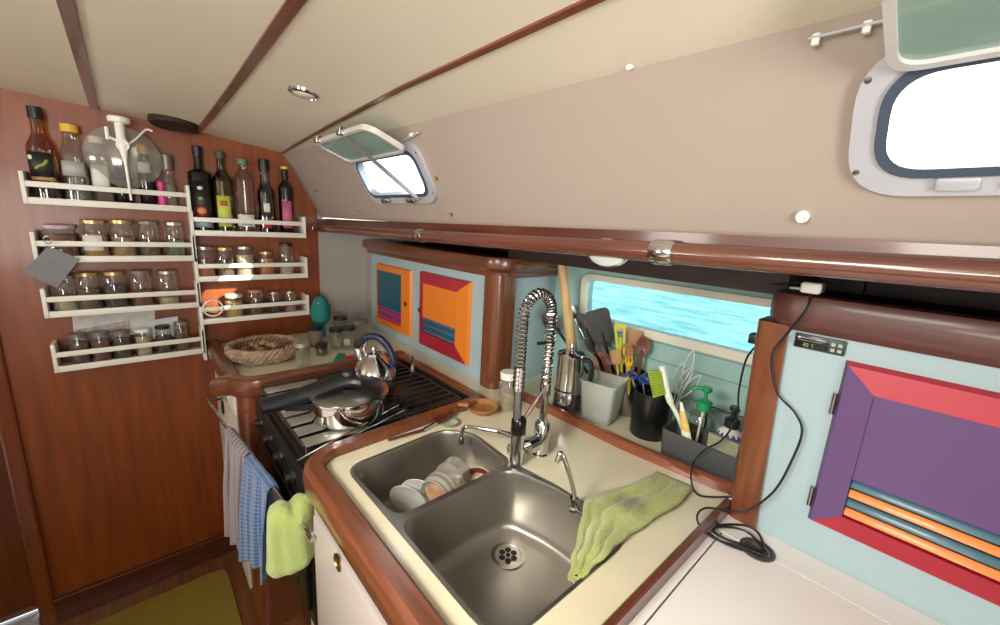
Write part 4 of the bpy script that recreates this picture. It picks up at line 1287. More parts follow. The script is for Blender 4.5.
# ================================================================== FAUCET
FX = -0.695
T = thing('kitchen_faucet', 'tall chrome kitchen faucet with a spring coil arch behind the sink', 'faucet', (FX, 0.826, 0.9))
bm = new(); lathe(bm, [(0.026, 0), (0.026, 0.004), (0.022, 0.006), (0.022, 0.095), (0.019, 0.10), (0.0, 0.10)], (FX, 0.826, 0.9), 24); build('base', bm, M_chrome, T, world=True)
bm = new(); tube(bm, [(FX, 0.826, 0.99), (FX, 0.826, 1.235)], 0.011, 16); lathe(bm, [(0.0155, 0), (0.0155, 0.035)], (FX, 0.826, 1.085), 20); build('riser', bm, M_chrome, T, world=True)
# arch path
path = [Vector((FX, 0.826, 1.12)), Vector((FX, 0.826, 1.2)), Vector((FX, 0.826, 1.30))]
ya_, yb_ = 0.826, 0.722
cy_ = (ya_ + yb_) / 2; ra = (ya_ - yb_) / 2
for k in range(1, 12):
    an = PI * k / 12
    path.append(Vector((FX - 0.004 * k / 12, cy_ + ra * math.cos(an), 1.315 + ra * 1.15 * math.sin(an))))
path += [Vector((FX - 0.005, yb_, 1.30)), Vector((FX - 0.005, yb_, 1.18))]
sp = smoothpath(path, 14)
bm = new(); tube(bm, [tuple(p) for p in sp[::4]], 0.007, 10); build('hose', bm, mat('hose_grey', '#4a4d50', 0.4, 0.3), T, world=True)
# helix
def helix(sp, r, pitch):
    out = []
    prev = None; s = 0
    for i in range(len(sp) - 1):
        a = sp[i]; b = sp[i + 1]; d = (b - a); L_ = d.length; d.normalize()
        nrm = (prev - d * prev.dot(d)).normalized() if prev is not None else Vector((1, 0, 0))
        prev = nrm
        bn = d.cross(nrm)
        st = max(1, int(L_ / (pitch / 10)))
        for k in range(st):
            q = s + L_ * k / st
            an = 2 * PI * q / pitch
            out.append(a + d * (L_ * k / st) + r * (nrm * math.cos(an) + bn * math.sin(an)))
        s += L_
    return out
cum = [0]
for i in range(1, len(sp)): cum.append(cum[-1] + (sp[i] - sp[i - 1]).length)
hx = helix(sp, 0.0135, 0.0105)
bm = new(); tube(bm, hx, 0.0028, 6); build('spring', bm, M_chrome, T, world=True)
bm = new(); tube(bm, [(FX - 0.005, yb_, 1.185), (FX - 0.005, yb_, 1.12)], 0.0145, 16)
for k in range(5):
    tube(bm, [(FX - 0.005, yb_, 1.18 - k * 0.012), (FX - 0.005, yb_, 1.176 - k * 0.012)], 0.0165, 16)
build('collar', bm, M_chrome, T, world=True)
bm = new(); tube(bm, [(FX - 0.005, yb_, 1.13), (FX - 0.002, yb_, 1.03)], 0.0115, 16); build('spray_stem', bm, mat('stem_grey', '#8e9194', 0.25, 0.9), T, world=True)
bm = new(); lathe(bm, [(0.017, 0.0), (0.0195, 0.01), (0.0195, 0.09), (0.016, 0.094), (0, 0.094)], (FX, yb_ + 0.006, 0.908), 24); build('spray_head', bm, M_chrome, T, world=True)
bm = new(); lathe(bm, [(0.0185, 0.0), (0.0205, 0.003), (0.0205, 0.04), (0.0175, 0.045), (0.0, 0.045)], (FX, yb_ + 0.006, 0.995), 24); build('spray_grip', bm, mat('dark_chrome', '#2c2826', 0.15, 0.6), T, world=True)
bm = new(); tube(bm, [(FX, 0.822, 1.10), (FX, 0.74, 1.025)], 0.006, 12); build('docking_arm', bm, M_chrome, T, world=True)
bm = new(); tube(bm, [(FX, 0.826, 0.95), (FX, 0.735, 0.95)], 0.0145, 16); tube(bm, [(FX + 0.012, 0.79, 0.95), (FX + 0.012, 0.755, 0.95)], 0.021, 18)
build('mixer_body', bm, M_chrome, T, world=True)
bm = new(); tube(bm, [(FX + 0.01, 0.77, 0.955), (FX - 0.075, 0.72, 0.972)], 0.0045, 10); build('lever', bm, M_chrome, T, world=True)
bm = new(); tube(bm, [(FX, 0.826, 1.232), (FX, 0.826, 1.24)], 0.014, 14); tube(bm, [(FX, 0.826, 1.236), (FX - 0.01, 0.79, 1.236)], 0.005, 8); build('hose_clip', bm, M_black, T, world=True)

# swing spout over the small bowl
T = thing('swing_spout', 'slim bent chrome spout reaching over the small sink bowl', 'faucet', (-0.745, 0.74, 0.9))
bm = new(); lathe(bm, [(0.016, 0), (0.016, 0.02), (0.012, 0.025), (0, 0.025)], (-0.745, 0.76, 0.9), 20); build('base', bm, M_chrome, T, world=True)
pp = [(-0.745, 0.76, 0.92), (-0.747, 0.757, 0.955), (-0.77, 0.738, 0.962), (-0.85, 0.69, 0.958), (-0.872, 0.68, 0.95), (-0.878, 0.677, 0.93), (-0.879, 0.677, 0.905)]
bm = new(); tube(bm, smoothpath(pp, 6), 0.0055, 12); build('spout', bm, M_chrome, T, world=True)
bm = new(); lathe(bm, [(0.008, 0), (0.008, 0.02)], (-0.879, 0.677, 0.895), 16); build('nozzle', bm, M_steel, T, world=True)

# hand-pump spout at the right of the sink
T = thing('pump_spout', 'small chrome angled tap at the right rear of the large bowl', 'faucet', (-0.47, 0.705, 0.9))
b0 = atz(573, 509, 0.9)
T.location = b0
bm = new(); lathe(bm, [(0.014, 0), (0.014, 0.006), (0.010, 0.01), (0.010, 0.03), (0, 0.03)], seg=20, c=(0, 0, 0)); build('base', bm, M_chrome, T)
e1 = aty(568, 470, b0.y - 0.03) - b0; e2 = aty(561, 453, b0.y - 0.045) - b0; e0 = aty(574, 492, b0.y - 0.005) - b0; e3 = aty(557, 462, b0.y - 0.052) - b0
bm = new(); tube(bm, smoothpath([(0, 0, 0.02), e0, e1, e2, e3], 6), 0.0055, 12); build('spout', bm, M_chrome, T)
bm = new(); tube(bm, smoothpath([e2 + Vector((0, 0, -0.008)) + Vector((0.009 * math.cos(a), 0.0, 0.009 * math.sin(a))) for a in [q * PI / 4 for q in range(8)]], 3, True), 0.002, 6, closed=True); build('thumb_ring', bm, M_chrome, T)
bm = new(); tube(bm, [(0.0, 0, 0.006), (0.045, -0.002, 0.004)], 0.005, 10); build('hose_tail', bm, M_steel, T)

# ================================================================== THINGS IN THE SINK
def disc_thing(name, label, cat, prof, m, loc, rot, seg=36, group=None):
    bm = new(); lathe(bm, prof, seg=seg)
    o = build(name, bm, m); o.location = loc; o.rotation_euler = rot
    return meta(o, label, cat, group)
M_china = mat('white_china', '#dcdcd8', 0.2, coat=0.3)
plate_p = [(0.0, 0.0), (0.03, 0.0), (0.045, 0.006), (0.068, 0.012), (0.068, 0.014), (0.044, 0.009), (0.0, 0.004)]
mouth = atz(435, 496, 0.828); mouth = CAM + ray(434, 496).normalized() * 1.185; jend = CAM + ray(461, 466).normalized() * 1.275
jax = (jend - mouth).normalized()
def lean(o, n, c_):
    o.rotation_mode = 'QUATERNION'; o.rotation_quaternion = Vector(n).to_track_quat('Z', 'Y'); o.location = c_
pn = Vector((jax.x - 0.25, jax.y, jax.z + 0.25)).normalized()
for (qx, qy, zz, k_, lb_) in ((410, 496, 0.800, 0.80, 'white plate leaning outermost in the small sink bowl'), (424, 492, 0.805, 0.95, 'white plate leaning behind the glass jar in the small sink bowl')):
    o = disc_thing('small_plate', lb_, 'plate', [(r * k_, -z) for r, z in plate_p], M_china, (0, 0, 0), (0, 0, 0), group='plates in the small sink')
    lean(o, pn, atz(qx, qy, zz))
T = thing('glass_tumbler', 'large ribbed glass jar lying in the small sink bowl', 'glass jar', mouth)
lean(T, jax, mouth)
Mg = glass('wet_glass', '#d9d6cc', 0.08, 0.12, 0.30)
bm = new(); lathe(bm, [(0.042, 0.0), (0.044, 0.003), (0.041, 0.010), (0.047, 0.018), (0.047, 0.022), (0.045, 0.026), (0.045, 0.034), (0.047, 0.038), (0.045, 0.042), (0.045, 0.075), (0.047, 0.079), (0.045, 0.083), (0.043, 0.118), (0.03, 0.128), (0, 0.129)], seg=32, cap=False); build('body', bm, Mg, T)
bm = new(); tube(bm, [(0.0405 * math.cos(a * PI / 16), 0.0405 * math.sin(a * PI / 16), 0.0) for a in range(32)], 0.0025, 8, closed=True); build('rim', bm, M_jar, T)
bm = new(); lathe(bm, [(0, 0.012), (0.036, 0.010), (0.030, 0.016), (0, 0.02)], seg=20); build('food_residue', bm, spice('residue', '#b9a283', '#a66a44', 60), T)
disc_thing('wooden_bowl', 'small brown wooden bowl upturned at the rear of the small sink', 'bowl', [(0.0, 0.0), (0.025, 0.0), (0.045, 0.014), (0.054, 0.034), (0.051, 0.034), (0.04, 0.015), (0.0, 0.006)][::1], woodmat('bowl_brown', '#7a4a28', '#5b3118', (8, 8, 8)), (-0.785, 0.672, 0.800), (math.radians(50), 0, math.radians(35)))
disc_thing('white_cup', 'white cup lying by the divider of the small sink', 'cup', [(0.0, 0.0), (0.026, 0.0), (0.034, 0.012), (0.038, 0.055), (0.036, 0.055), (0.03, 0.01), (0, 0.006)], M_china, (-0.757, 0.610, 0.775), (math.radians(25), math.radians(-15), 0))

# ================================================================== GREEN TOWEL ON WORKTOP
La = [(656, 473), (640, 482), (612, 491), (588, 500), (582, 520), (576, 545), (571, 566), (570, 580)]
Lb = [(690, 487), (684, 499), (660, 515), (634, 531), (620, 542), (604, 558), (588, 572), (575, 584)]
zz_ = [0.912, 0.913, 0.914, 0.914, 0.908, 0.902, 0.896, 0.885]
zb_ = [0.912, 0.912, 0.913, 0.914, 0.913, 0.912, 0.906, 0.888]
A_ = smoothpath([atz(a[0], a[1], z) for a, z in zip(La, zz_)], 6); B_ = smoothpath([atz(a[0], a[1], z) for a, z in zip(Lb, zb_)], 6)
bm = new()
N = 26
g = []
rnd = random.Random(4)
for i in range(len(A_)):
    row = []
    for j in range(N + 1):
        v = j / N
        p = A_[i].lerp(B_[i], v)
        s = i / len(A_)
        e_ = min(v, 1 - v, s * 1.2 + 0.02, 1) * 6
        w = 0.004 * math.sin(9 * v + 5 * s) + 0.003 * math.sin(17 * s + 4 * v) + 0.003 * math.sin(23 * v - 11 * s)
        lift = 0.006 * min(1, e_)
        row.append(bm.verts.new((p.x + 0.002 * math.sin(i * 0.9), p.y + 0.002 * math.sin(j * 1.7 + i), p.z + lift + w * min(1, e_))))
    g.append(row)
for i in range(len(A_) - 1):
    for j in range(N):
        bm.faces.new((g[i][j], g[i + 1][j], g[i + 1][j + 1], g[i][j + 1]))
gm = mat('green_rag', '#b0b56c', 0.95, sheen=0.4, hex2='#8a9049', vscale=14, bump=0.6, bscale=220)
# grey stain patch with a shape of its own
nt = gm.node_tree; bs = nt.nodes['Principled BSDF']
tc_ = nt.nodes.new('ShaderNodeTexCoord'); vm = nt.nodes.new('ShaderNodeVectorMath'); vm.operation = 'DISTANCE'
nzz = nt.nodes.new('ShaderNodeTexNoise'); nzz.inputs['Scale'].default_value = 40
stc = atz(630, 508, 0.915)
org = Vector((-0.42, 0.8, 0.9))
vm.inputs[1].default_value = tuple(stc - org)
nt.links.new(tc_.outputs['Object'], vm.inputs[0])
md = nt.nodes.new('ShaderNodeMath'); md.operation = 'MULTIPLY_ADD'; md.inputs[1].default_value = 0.05; nt.links.new(nzz.outputs['Fac'], md.inputs[0]); nt.links.new(vm.outputs['Value'], md.inputs[2])
mr = nt.nodes.new('ShaderNodeMapRange'); mr.inputs['From Min'].default_value = 0.048; mr.inputs['From Max'].default_value = 0.07; mr.inputs['To Min'].default_value = 0.75; mr.inputs['To Max'].default_value = 0.0; nt.links.new(md.outputs[0], mr.inputs[0])
prev = bs.inputs['Base Color'].links[0].from_socket
mc = nt.nodes.new('ShaderNodeMix'); mc.data_type = 'RGBA'; nt.links.new(mr.outputs[0], mc.inputs[0]); nt.links.new(prev, mc.inputs[6]); mc.inputs[7].default_value = (*lin('#55593c'), 1); nt.links.new(mc.outputs[2], bs.inputs['Base Color'])
o = build('cleaning_cloth', bm, gm, solid=0.008, auto=3.0); origin_to(o, org)
meta(o, 'stained olive green microfibre cloth draped over the right sink edge', 'cloth')

# ================================================================== LEFT COUNTER ITEMS
# woven basket
c = Vector((-1.985, 0.392, 0.9))
T = thing('woven_basket', 'round twisted-fibre basket of ginger on the forward worktop', 'basket', tuple(c))
Rb = 0.135
bm = new(); lathe(bm, [(0, 0.004), (Rb * 0.72, 0.004), (Rb * 0.88, 0.03), (Rb * 0.95, 0.062), (Rb * 0.90, 0.062), (Rb * 0.8, 0.03), (Rb * 0.66, 0.01), (0, 0.01)], seg=36); build('bowl', bm, mat('straw_inner', '#7a4c34', 0.8), T)
mst = mat('straw', '#b89e84', 0.85, hex2='#7d6654', vscale=30, bump=0.5, bscale=120)
for lay, (zz, rr, tr) in enumerate(((0.012, 0.78, 0.014), (0.028, 0.89, 0.016), (0.046, 0.97, 0.017), (0.062, 0.98, 0.014))):
    bm = new()
    n_ = 150
    for ph_ in (0, 2.09, 4.19):
        pts = []
        for k in range(n_):
            an = 2 * PI * k / n_
            tw = an * 13 + ph_ + lay
            rad_ = Rb * rr + tr * 0.5 * math.cos(tw)
            pts.append((rad_ * math.cos(an), rad_ * math.sin(an), zz + tr * 0.5 * math.sin(tw)))
        tube(bm, pts, tr * 0.52, 6, closed=True)
    build('rope_coil', bm, mst, T)
mgin = mat('ginger_skin', '#a88a68', 0.85, hex2='#7c6248', vscale=40, bump=0.4)
def nub(label, x, y, z, s, seed, name='ginger_root', cat='ginger', m=mgin, group='ginger in the basket'):
    r3 = random.Random(seed)
    bm = new()
    for q in range(r3.randint(3, 4)):
        t = bmesh.new(); bmesh.ops.create_icosphere(t, subdivisions=2, radius=1)
        Mx = Matrix.Translation((r3.uniform(-0.7, 0.7) * s, r3.uniform(-0.7, 0.7) * s, r3.uniform(0, 0.7) * s)) @ Matrix.Rotation(r3.uniform(0, 3), 4, 'Z') @ Matrix.Rotation(r3.uniform(-0.6, 0.6), 4, 'Y') @ Matrix.Diagonal((s * r3.uniform(0.8, 1.2), s * 0.55, s * 0.5, 1))
        merge(bm, t, Mx)
    o = build(name, bm, m, auto=3.0); o.location = (x, y, z)
    return meta(o, label, cat, group)
for q in range(9):
    an = q * 2.4; rr = 0.012 + 0.009 * q
    nub(('knobbly ginger root heaped in the middle of the woven basket' if q < 3 else 'knobbly ginger root lying near the rim inside the woven basket'), c.x + 0.01 + rr * math.cos(an), c.y + rr * math.sin(an), c.z + 0.022 + 0.055 * (1 - q / 9), 0.02, q)

def tumbler(name, label, cat, p, r, H, m, top=None, cont=None, lv=0.5, group=None, r2=None):
    T = thing(name, label, cat, (p.x, p.y, 0.9), group=group)
    r2 = r2 or r
    bm = new(); lathe(bm, [(0, 0.002), (r * 0.93, 0.002), (r, 0.008), (r2, H), (r2 * 0.94, H), (r * 0.93, 0.012), (0, 0.008)], seg=24); build('body', bm, m, T)
    if top:
        bm = new(); lathe(bm, [(r2 * 1.04, H - 0.014), (r2 * 1.04, H + 0.002), (r2 * 0.98, H + 0.004), (0, H + 0.004)], seg=24); build('lid', bm, top, T)
    if cont:
        bm = new(); lathe(bm, [(0, 0.013), (r * 0.88, 0.013), (r * 0.88, H * lv), (0, H * lv)], seg=20); build('contents', bm, cont, T)
    return T
G_green = glass('greenish_glass', '#f6f9f4', 0.04, 0.14, 0.03)
def hof(px, pyt, p):   # height of a thing standing at p whose top is seen at pixel row pyt
    return aty(px, pyt, p.y).z - 0.9
p = atz(303, 366, 0.9); tumbler('glass_tumbler', 'empty tall glass with bright rim right of the basket', 'glass', p, 0.031, 0.105, G_green, mat('rim_silver', '#b9b6ad', 0.3, 0.7))
GJ = 'jars and glasses on the forward worktop'
for (px, py, r, H, m, top, cont, lv, lab) in (
    (316, 346, 0.030, 0.085, M_jar, C_blk, spice('beige', '#a39076', '#84735c'), 0.8, 'jar of beige powder with black lid left of the teal bird'),
    (322, 355, 0.022, 0.045, M_jar, C_blk, S_dk, 0.6, 'little dark jar in front of the teal bird'),
    (337, 348, 0.029, 0.085, M_jar, C_blk, None, 0.5, 'empty glass jar with black lid right of the teal bird'),
    (349, 349, 0.028, 0.095, M_jar, C_blk, None, 0.6, 'tall glass jar with dark lid and small white label by the grey panel'),
    (341, 336, 0.030, 0.09, M_jar, C_blk, S_pale, 0.4, 'dark-lidded jar at the very back by the grey panel'),
    (360, 342, 0.033, 0.10, M_jar, C_grey, None, 0.4, 'glass storage jar with grey lid in the corner under the locker')):
    p = atz(px, py, 0.9)
    p.x = max(p.x, XB + 0.045); p.y = min(p.y, 0.985)
    T = tumbler('storage_jar', lab, 'jar', p, r * 1.15, H * 1.2, m, top, cont, lv, GJ)
    if 'small white label' in lab:
        labelband(T, r, H * 0.3, H * 0.62, L_white, -0.7, 0.55)
# teal bird ornament
p = atz(322, 345, 0.9); p.x = -2.20; p.y = atx(321, 320, -2.20).y
T = thing('bird_ornament', 'teal bird-shaped ornament with tail standing among the jars', 'ornament', (p.x, p.y, 0.9))
mtl_ = mat('teal_felt', '#137a78', 0.7, var=0.15, vscale=25)
ztop = atx(319, 298, -2.20).z - 0.9; zbot = atx(322, 342, -2.2).z - 0.9
bm = new(); lathe(bm, [(0.0, 0.07), (0.024, 0.075), (0.044, 0.095), (0.050, 0.13), (0.046, 0.17), (0.036, 0.2), (0.028, 0.215), (0.015, 0.227), (0.0, 0.23)], seg=24)
build('body', bm, mtl_, T)
bm = new(); loft(bm, [[(0.012 - 0.004 * s, -0.016 + 0.01 * s, z), (0.012, 0.016 + 0.006 * s, z), (-0.008, 0.016 + 0.006 * s, z), (-0.008, -0.016 + 0.01 * s, z)] for s, z in ((0, 0.08), (0.6, 0.03), (1, 0.002))], True, True); build('tail', bm, mtl_, T)
bm = new(); tube(bm, [(0.018, -0.012, 0.198), (0.03, -0.02, 0.196), (0.034, -0.022, 0.190)], [0.007, 0.005, 0.001], 10); build('beak', bm, mat('beak_orange', '#b9704a', 0.6), T)
bm = new(); t = bmesh.new(); bmesh.ops.create_icosphere(t, subdivisions=2, radius=0.0035); merge(bm, t, Matrix.Translation((0.021, 0.004, 0.198))); build('eye', bm, L_white, T)
# pot holder
bm = new(); pts = [atz(*q, 0.903) for q in ((332, 358), (339, 352), (352, 354), (352, 360), (342, 363), (334, 362))]
T = thing('pot_holder', 'flat green and red patterned pot holder behind the stove rim', 'pot holder', tuple(atz(352, 357, 0.9)))
def flatpoly(bm, px, z0, z1): plate(bm, [tuple(atz(*q, z1).xy) for q in px], [], z0, z1)
bm = new(); flatpoly(bm, [(333, 361), (338, 353), (345, 353), (346, 358), (341, 362)], 0.9003, 0.905); build('green_panel', bm, mat('cloth_green', '#1f8a6a', 0.9), T, world=True, smooth=False)
bm = new(); flatpoly(bm, [(341, 361.5), (345, 356), (354, 355), (354, 359.5), (346, 361.5)], 0.9003, 0.9055); build('red_panel', bm, mat('cloth_red', '#b5313a', 0.9), T, world=True, smooth=False)
bm = new(); flatpoly(bm, [(353, 360), (354, 354), (366, 351), (368, 355), (362, 359)], 0.9003, 0.905); build('turquoise_panel', bm, mat('cloth_turq', '#35a89a', 0.9), T, world=True, smooth=False)
# white packet behind the kettle
p = atz(384, 350, 0.9)
bm = new(); box(bm, (p.x - 0.03, p.y - 0.02, 0.901), (p.x + 0.03, p.y + 0.02, 0.922), 0.006, M=None); o = build('sponge', bm, mat('pale_sponge', '#c9b3ad', 0.9, bump=0.4)); meta(origin_to(o, (p.x, p.y, 0.9)), 'small pale pink sponge behind the kettle handle', 'sponge')

# ================================================================== KETTLE
kx, ky = -1.462, 0.672
gz1 = 0.9095
T = thing('kettle', 'shiny steel whistling kettle with dark blue arched handle', 'kettle', (kx, ky, gz1))
bm = new(); lathe(bm, [(0, 0), (0.082, 0), (0.09, 0.006), (0.09, 0.022), (0.084, 0.04), (0.068, 0.07), (0.045, 0.095), (0.035, 0.102), (0.033, 0.106), (0.0, 0.112)], seg=36); build('body', bm, M_chrome, T)
bm = new(); lathe(bm, [(0.034, 0.104), (0.03, 0.112), (0.008, 0.116), (0.007, 0.124), (0.012, 0.128), (0.009, 0.136), (0, 0.138)], seg=24); build('lid', bm, M_chrome, T)
hdir = Vector((0.80, 0.6, 0)).normalized()   # spout-to-rear direction seen across the picture
def kp(d, z): return hdir * d + Vector((0, 0, z))
bm = new(); tube(bm, smoothpath([kp(0.03, 0.095), kp(-0.03, 0.10), kp(-0.04, 0.135), kp(-0.03, 0.155)], 5)[5:], 0.006, 10); build('handle_stem', bm, M_chrome, T)
bm = new(); pth = smoothpath([kp(-0.052, 0.148), kp(-0.038, 0.168), kp(-0.010, 0.180), kp(0.03, 0.172), kp(0.065, 0.135), kp(0.083, 0.085), kp(0.085, 0.065)], 6)
tube(bm, pth, [0.014 if 4 < i < len(pth) - 4 else 0.012 for i in range(len(pth))], 12); build('handle', bm, mat('navy_handle', '#1a2440', 0.35), T)
bm = new(); tube(bm, [kp(-0.05, 0.065), kp(-0.07, 0.10), kp(-0.075, 0.128)], [0.018, 0.013, 0.013], 14); build('spout', bm, M_chrome, T)
bm = new(); tube(bm, [kp(-0.075, 0.126), kp(-0.072, 0.140), kp(-0.055, 0.150)], [0.014, 0.016, 0.012], 12); build('whistle', bm, M_black, T)
# clear lid ring behind the kettle
bm = new(); cc = Vector((-1.385, 0.80, 0.958)); 
tube(bm, [cc + Vector((0.6, -0.3, 0)).normalized() * (0.045 * math.cos(a * PI / 16)) + Vector((0, 0, 0.045 * math.sin(a * PI / 16))) for a in range(32)], 0.004, 8, closed=True)
T2 = thing('pan_lid', 'small round glass lid standing behind the kettle on the grate', 'lid', (cc.x, cc.y, gz1)); build('rim', bm, M_steel, T2, world=True)
bm = new(); lathe(bm, [(0, -0.001), (0.044, -0.001), (0.044, 0.001), (0.0, 0.006)], seg=28, M=Matrix.Translation(cc) @ Vector((0.3, 0.6, 0)).normalized().to_track_quat('Z', 'Y').to_matrix().to_4x4()); build('glass', bm, glass('lid_glass', '#d9c9c4', 0.05, 0.15, 0.2), T2, world=True)

# ================================================================== PRESSURE COOKER
px_, py_ = -1.225, 0.475
T = thing('pressure_cooker', 'steel pressure cooker with a long black handle on the grate', 'pressure cooker', (px_, py_, gz1))
Rp = 0.118
bm = new(); lathe(bm, [(0, 0), (Rp * 0.90, 0), (Rp * 0.97, 0.006), (Rp, 0.02), (Rp, 0.068), (Rp + 0.008, 0.074), (Rp + 0.008, 0.080), (Rp, 0.082), (0.0, 0.082)], seg=48); build('pot', bm, M_chrome, T)
bm = new(); lathe(bm, [(Rp + 0.006, 0.081), (Rp + 0.008, 0.086), (Rp + 0.002, 0.092), (Rp * 0.85, 0.097), (Rp * 0.4, 0.104), (0, 0.106)], seg=48); ld = build('lid', bm, M_steel, T)
bm = new(); 
kd = (atz(342, 378, 1.04) - Vector((px_, py_, 1.04))); kd.z = 0
tipw = atz(258, 407, 1.0); tv = tipw - Vector((px_, py_, gz1)); 
nearp = Vector((kd.x, kd.y, 0.128))
P_ = [Vector((kd.x + 0.03, kd.y + 0.04, 0.122)), Vector((kd.x, kd.y, 0.122)), nearp.lerp(tv, 0.35) - Vector((0, 0, 0.010)), nearp.lerp(tv, 0.7) - Vector((0, 0, 0.010)), tv]
sm = smoothpath(P_, 6)
d2 = (tv - nearp); d2.z = 0; d2.normalize(); s2 = Vector((-d2.y, d2.x, 0))
L_ = []
for i, q in enumerate(sm):
    t_ = i / (len(sm) - 1)
    w = 0.038 if t_ < 0.25 else (0.038 - 0.010 * (t_ - 0.25) / 0.4 if t_ < 0.65 else 0.028 + 0.003 * (t_ - 0.65))
    h_ = 0.021 + 0.005 * math.sin(t_ * PI)
    if i in (0, len(sm) - 1): w *= 0.55; h_ *= 0.5
    L_.append([q + s2 * (w * math.cos(a * PI / 6)) + Vector((0, 0, h_ * math.sin(a * PI / 6))) for a in range(12)])
loft(bm, L_, True, True); hd = build('handle', bm, mat('cooker_black', '#15171a', 0.35), T)
bm = new(); lathe(bm, [(0.022, 0), (0.024, 0.006), (0.02, 0.016), (0.012, 0.020), (0, 0.021)], (kd.x + 0.012, kd.y + 0.016, 0.140), 20); build('pressure_dial', bm, M_black, hd)
# lower handle half attached to the pot
bm = new(); q0 = d2 * (Rp - 0.004) + Vector((0, 0, 0.062)); q1 = d2 * (Rp + 0.07) + Vector((0, 0, 0.075))
loft(bm, [[q + s2 * w + Vector((0, 0, 0.01)), q - s2 * w + Vector((0, 0, 0.01)), q - s2 * w * 0.8 - Vector((0, 0, 0.012)), q + s2 * w * 0.8 - Vector((0, 0, 0.012))] for q, w in ((q0, 0.022), (q0.lerp(q1, 0.5), 0.018), (q1, 0.014))], True, True); build('lower_handle', bm, MATS['cooker_black'], T)
bm = new(); q2 = -d2 * (Rp + 0.002) + Vector((0, 0, 0.07)); box(bm, (-0.012, -0.02, -0.008), (0.03, 0.02, 0.008), 0.005, M=Matrix.Translation(q2) @ Matrix.Rotation(math.atan2(-d2.y, -d2.x), 4, 'Z')); build('side_grip', bm, M_black, T)

# ================================================================== BY THE SINK
# wooden dish
p = atz(482, 412, 0.9)
T = thing('wooden_dish', 'shallow wooden dish with a short handle beside the stove corner', 'dish', (p.x, p.y, 0.9))
bm = new(); lathe(bm, [(0, 0), (0.028, 0), (0.045, 0.010), (0.058, 0.026), (0.055, 0.027), (0.042, 0.013), (0.0, 0.006)], seg=32); build('bowl', bm, M_lwood, T)
hv = (atz(450, 405, 0.928) - Vector((p.x, p.y, 0.928))).normalized()
bm = new(); tube(bm, [hv * 0.05 + Vector((0, 0, 0.026)), hv * 0.085 + Vector((0, 0, 0.03))], [0.009, 0.006], 10); build('handle', bm, M_lwood, T)
# glass jar with white lid
p = atz(507, 408, 0.9)
T = thing('glass_jar', 'clear glass jar with white plastic lid by the mahogany column', 'jar', (p.x, p.y, 0.9))
Hj = 0.135
bm = new(); lathe(bm, [(0, 0.002), (0.03, 0.002), (0.034, 0.008), (0.034, Hj - 0.035), (0.028, Hj - 0.022), (0.028, Hj - 0.005)], seg=28, cap=False); build('body', bm, glass('thick_glass', '#f2f4ee', 0.05, 0.2, 0.10), T)
bm = new(); lathe(bm, [(0, 0.004), (0.031, 0.004), (0.032, 0.03), (0, 0.03)], seg=24); build('contents', bm, glass('oil_rest', '#d9c79a', 0.1, 0.05, 0.5), T)
bm = new(); lathe(bm, [(0.031, Hj - 0.02), (0.032, Hj), (0.029, Hj + 0.004), (0, Hj + 0.005)], seg=28); build('lid', bm, M_wpl, T)
# green rubber ring with a utensil
p = atz(450, 423, 0.9)
bm = new(); tube(bm, [(p.x + 0.030 * math.cos(a * PI / 16), p.y + 0.030 * math.sin(a * PI / 16), 0.9045) for a in range(32)], 0.004, 8, closed=True); o = build('sealing_ring', bm, mat('pale_green_rubber', '#5f8060', 0.6)); meta(origin_to(o, (p.x, p.y, 0.9)), 'pale green sealing ring lying on the worktop behind the small bowl', 'ring')
p = atz(484, 414, 0.9)
T = thing('wooden_spatula', 'dark wooden spatula with metal ferrule lying along the stove rim', 'spatula', tuple(atz(420, 430, 0.9)))
a_ = atz(388, 440, 0.908); b2_ = atz(423, 430, 0.908); c2_ = atz(436, 423, 0.909); d2_ = atz(449, 413, 0.916)
bm = new(); tube(bm, [a_, b2_], [0.004, 0.005], 10); build('handle', bm, M_dwood, T, world=True)
bm = new(); tube(bm, [b2_, c2_], [0.006, 0.007], 12); build('ferrule', bm, M_chrome, T, world=True)
bm = new(); dn = (d2_ - c2_).normalized(); sn = Vector((-dn.y, dn.x, 0))
loft(bm, [[q + sn * w + Vector((0, 0, 0.003)), q - sn * w + Vector((0, 0, 0.003)), q - sn * w - Vector((0, 0, 0.003)), q + sn * w - Vector((0, 0, 0.003))] for q, w in ((c2_, 0.008), (c2_.lerp(d2_, 0.4), 0.017), (d2_, 0.018), (d2_ + dn * 0.01, 0.008))], True, True); build('blade', bm, M_dwood, T, world=True)

# ================================================================== RECESS LEDGE ITEMS
# metal guard rail at the back
T = thing('ledge_guard', 'clear strip guard rail standing behind the pots under the hull window', 'guard rail', (-0.6, 1.29, 0.9))
bm = new(); box(bm, (-0.62, 1.285, 0.985), (-0.235, 1.291, 1.025), 0.002); build('strip', bm, glass('acrylic', '#cfdcd8', 0.1, 0.15, 0.25), T, world=True)
bm = new(); tube(bm, [(-0.62, 1.288, 1.028), (-0.235, 1.288, 1.028)], 0.005, 10); build('top_rod', bm, M_steel, T, world=True)
for x in (-0.615, -0.42, -0.24):
    bm = new(); tube(bm, [(x, 1.288, 0.9), (x, 1.288, 1.028)], 0.004, 8); build('post', bm, M_steel, T, world=True)

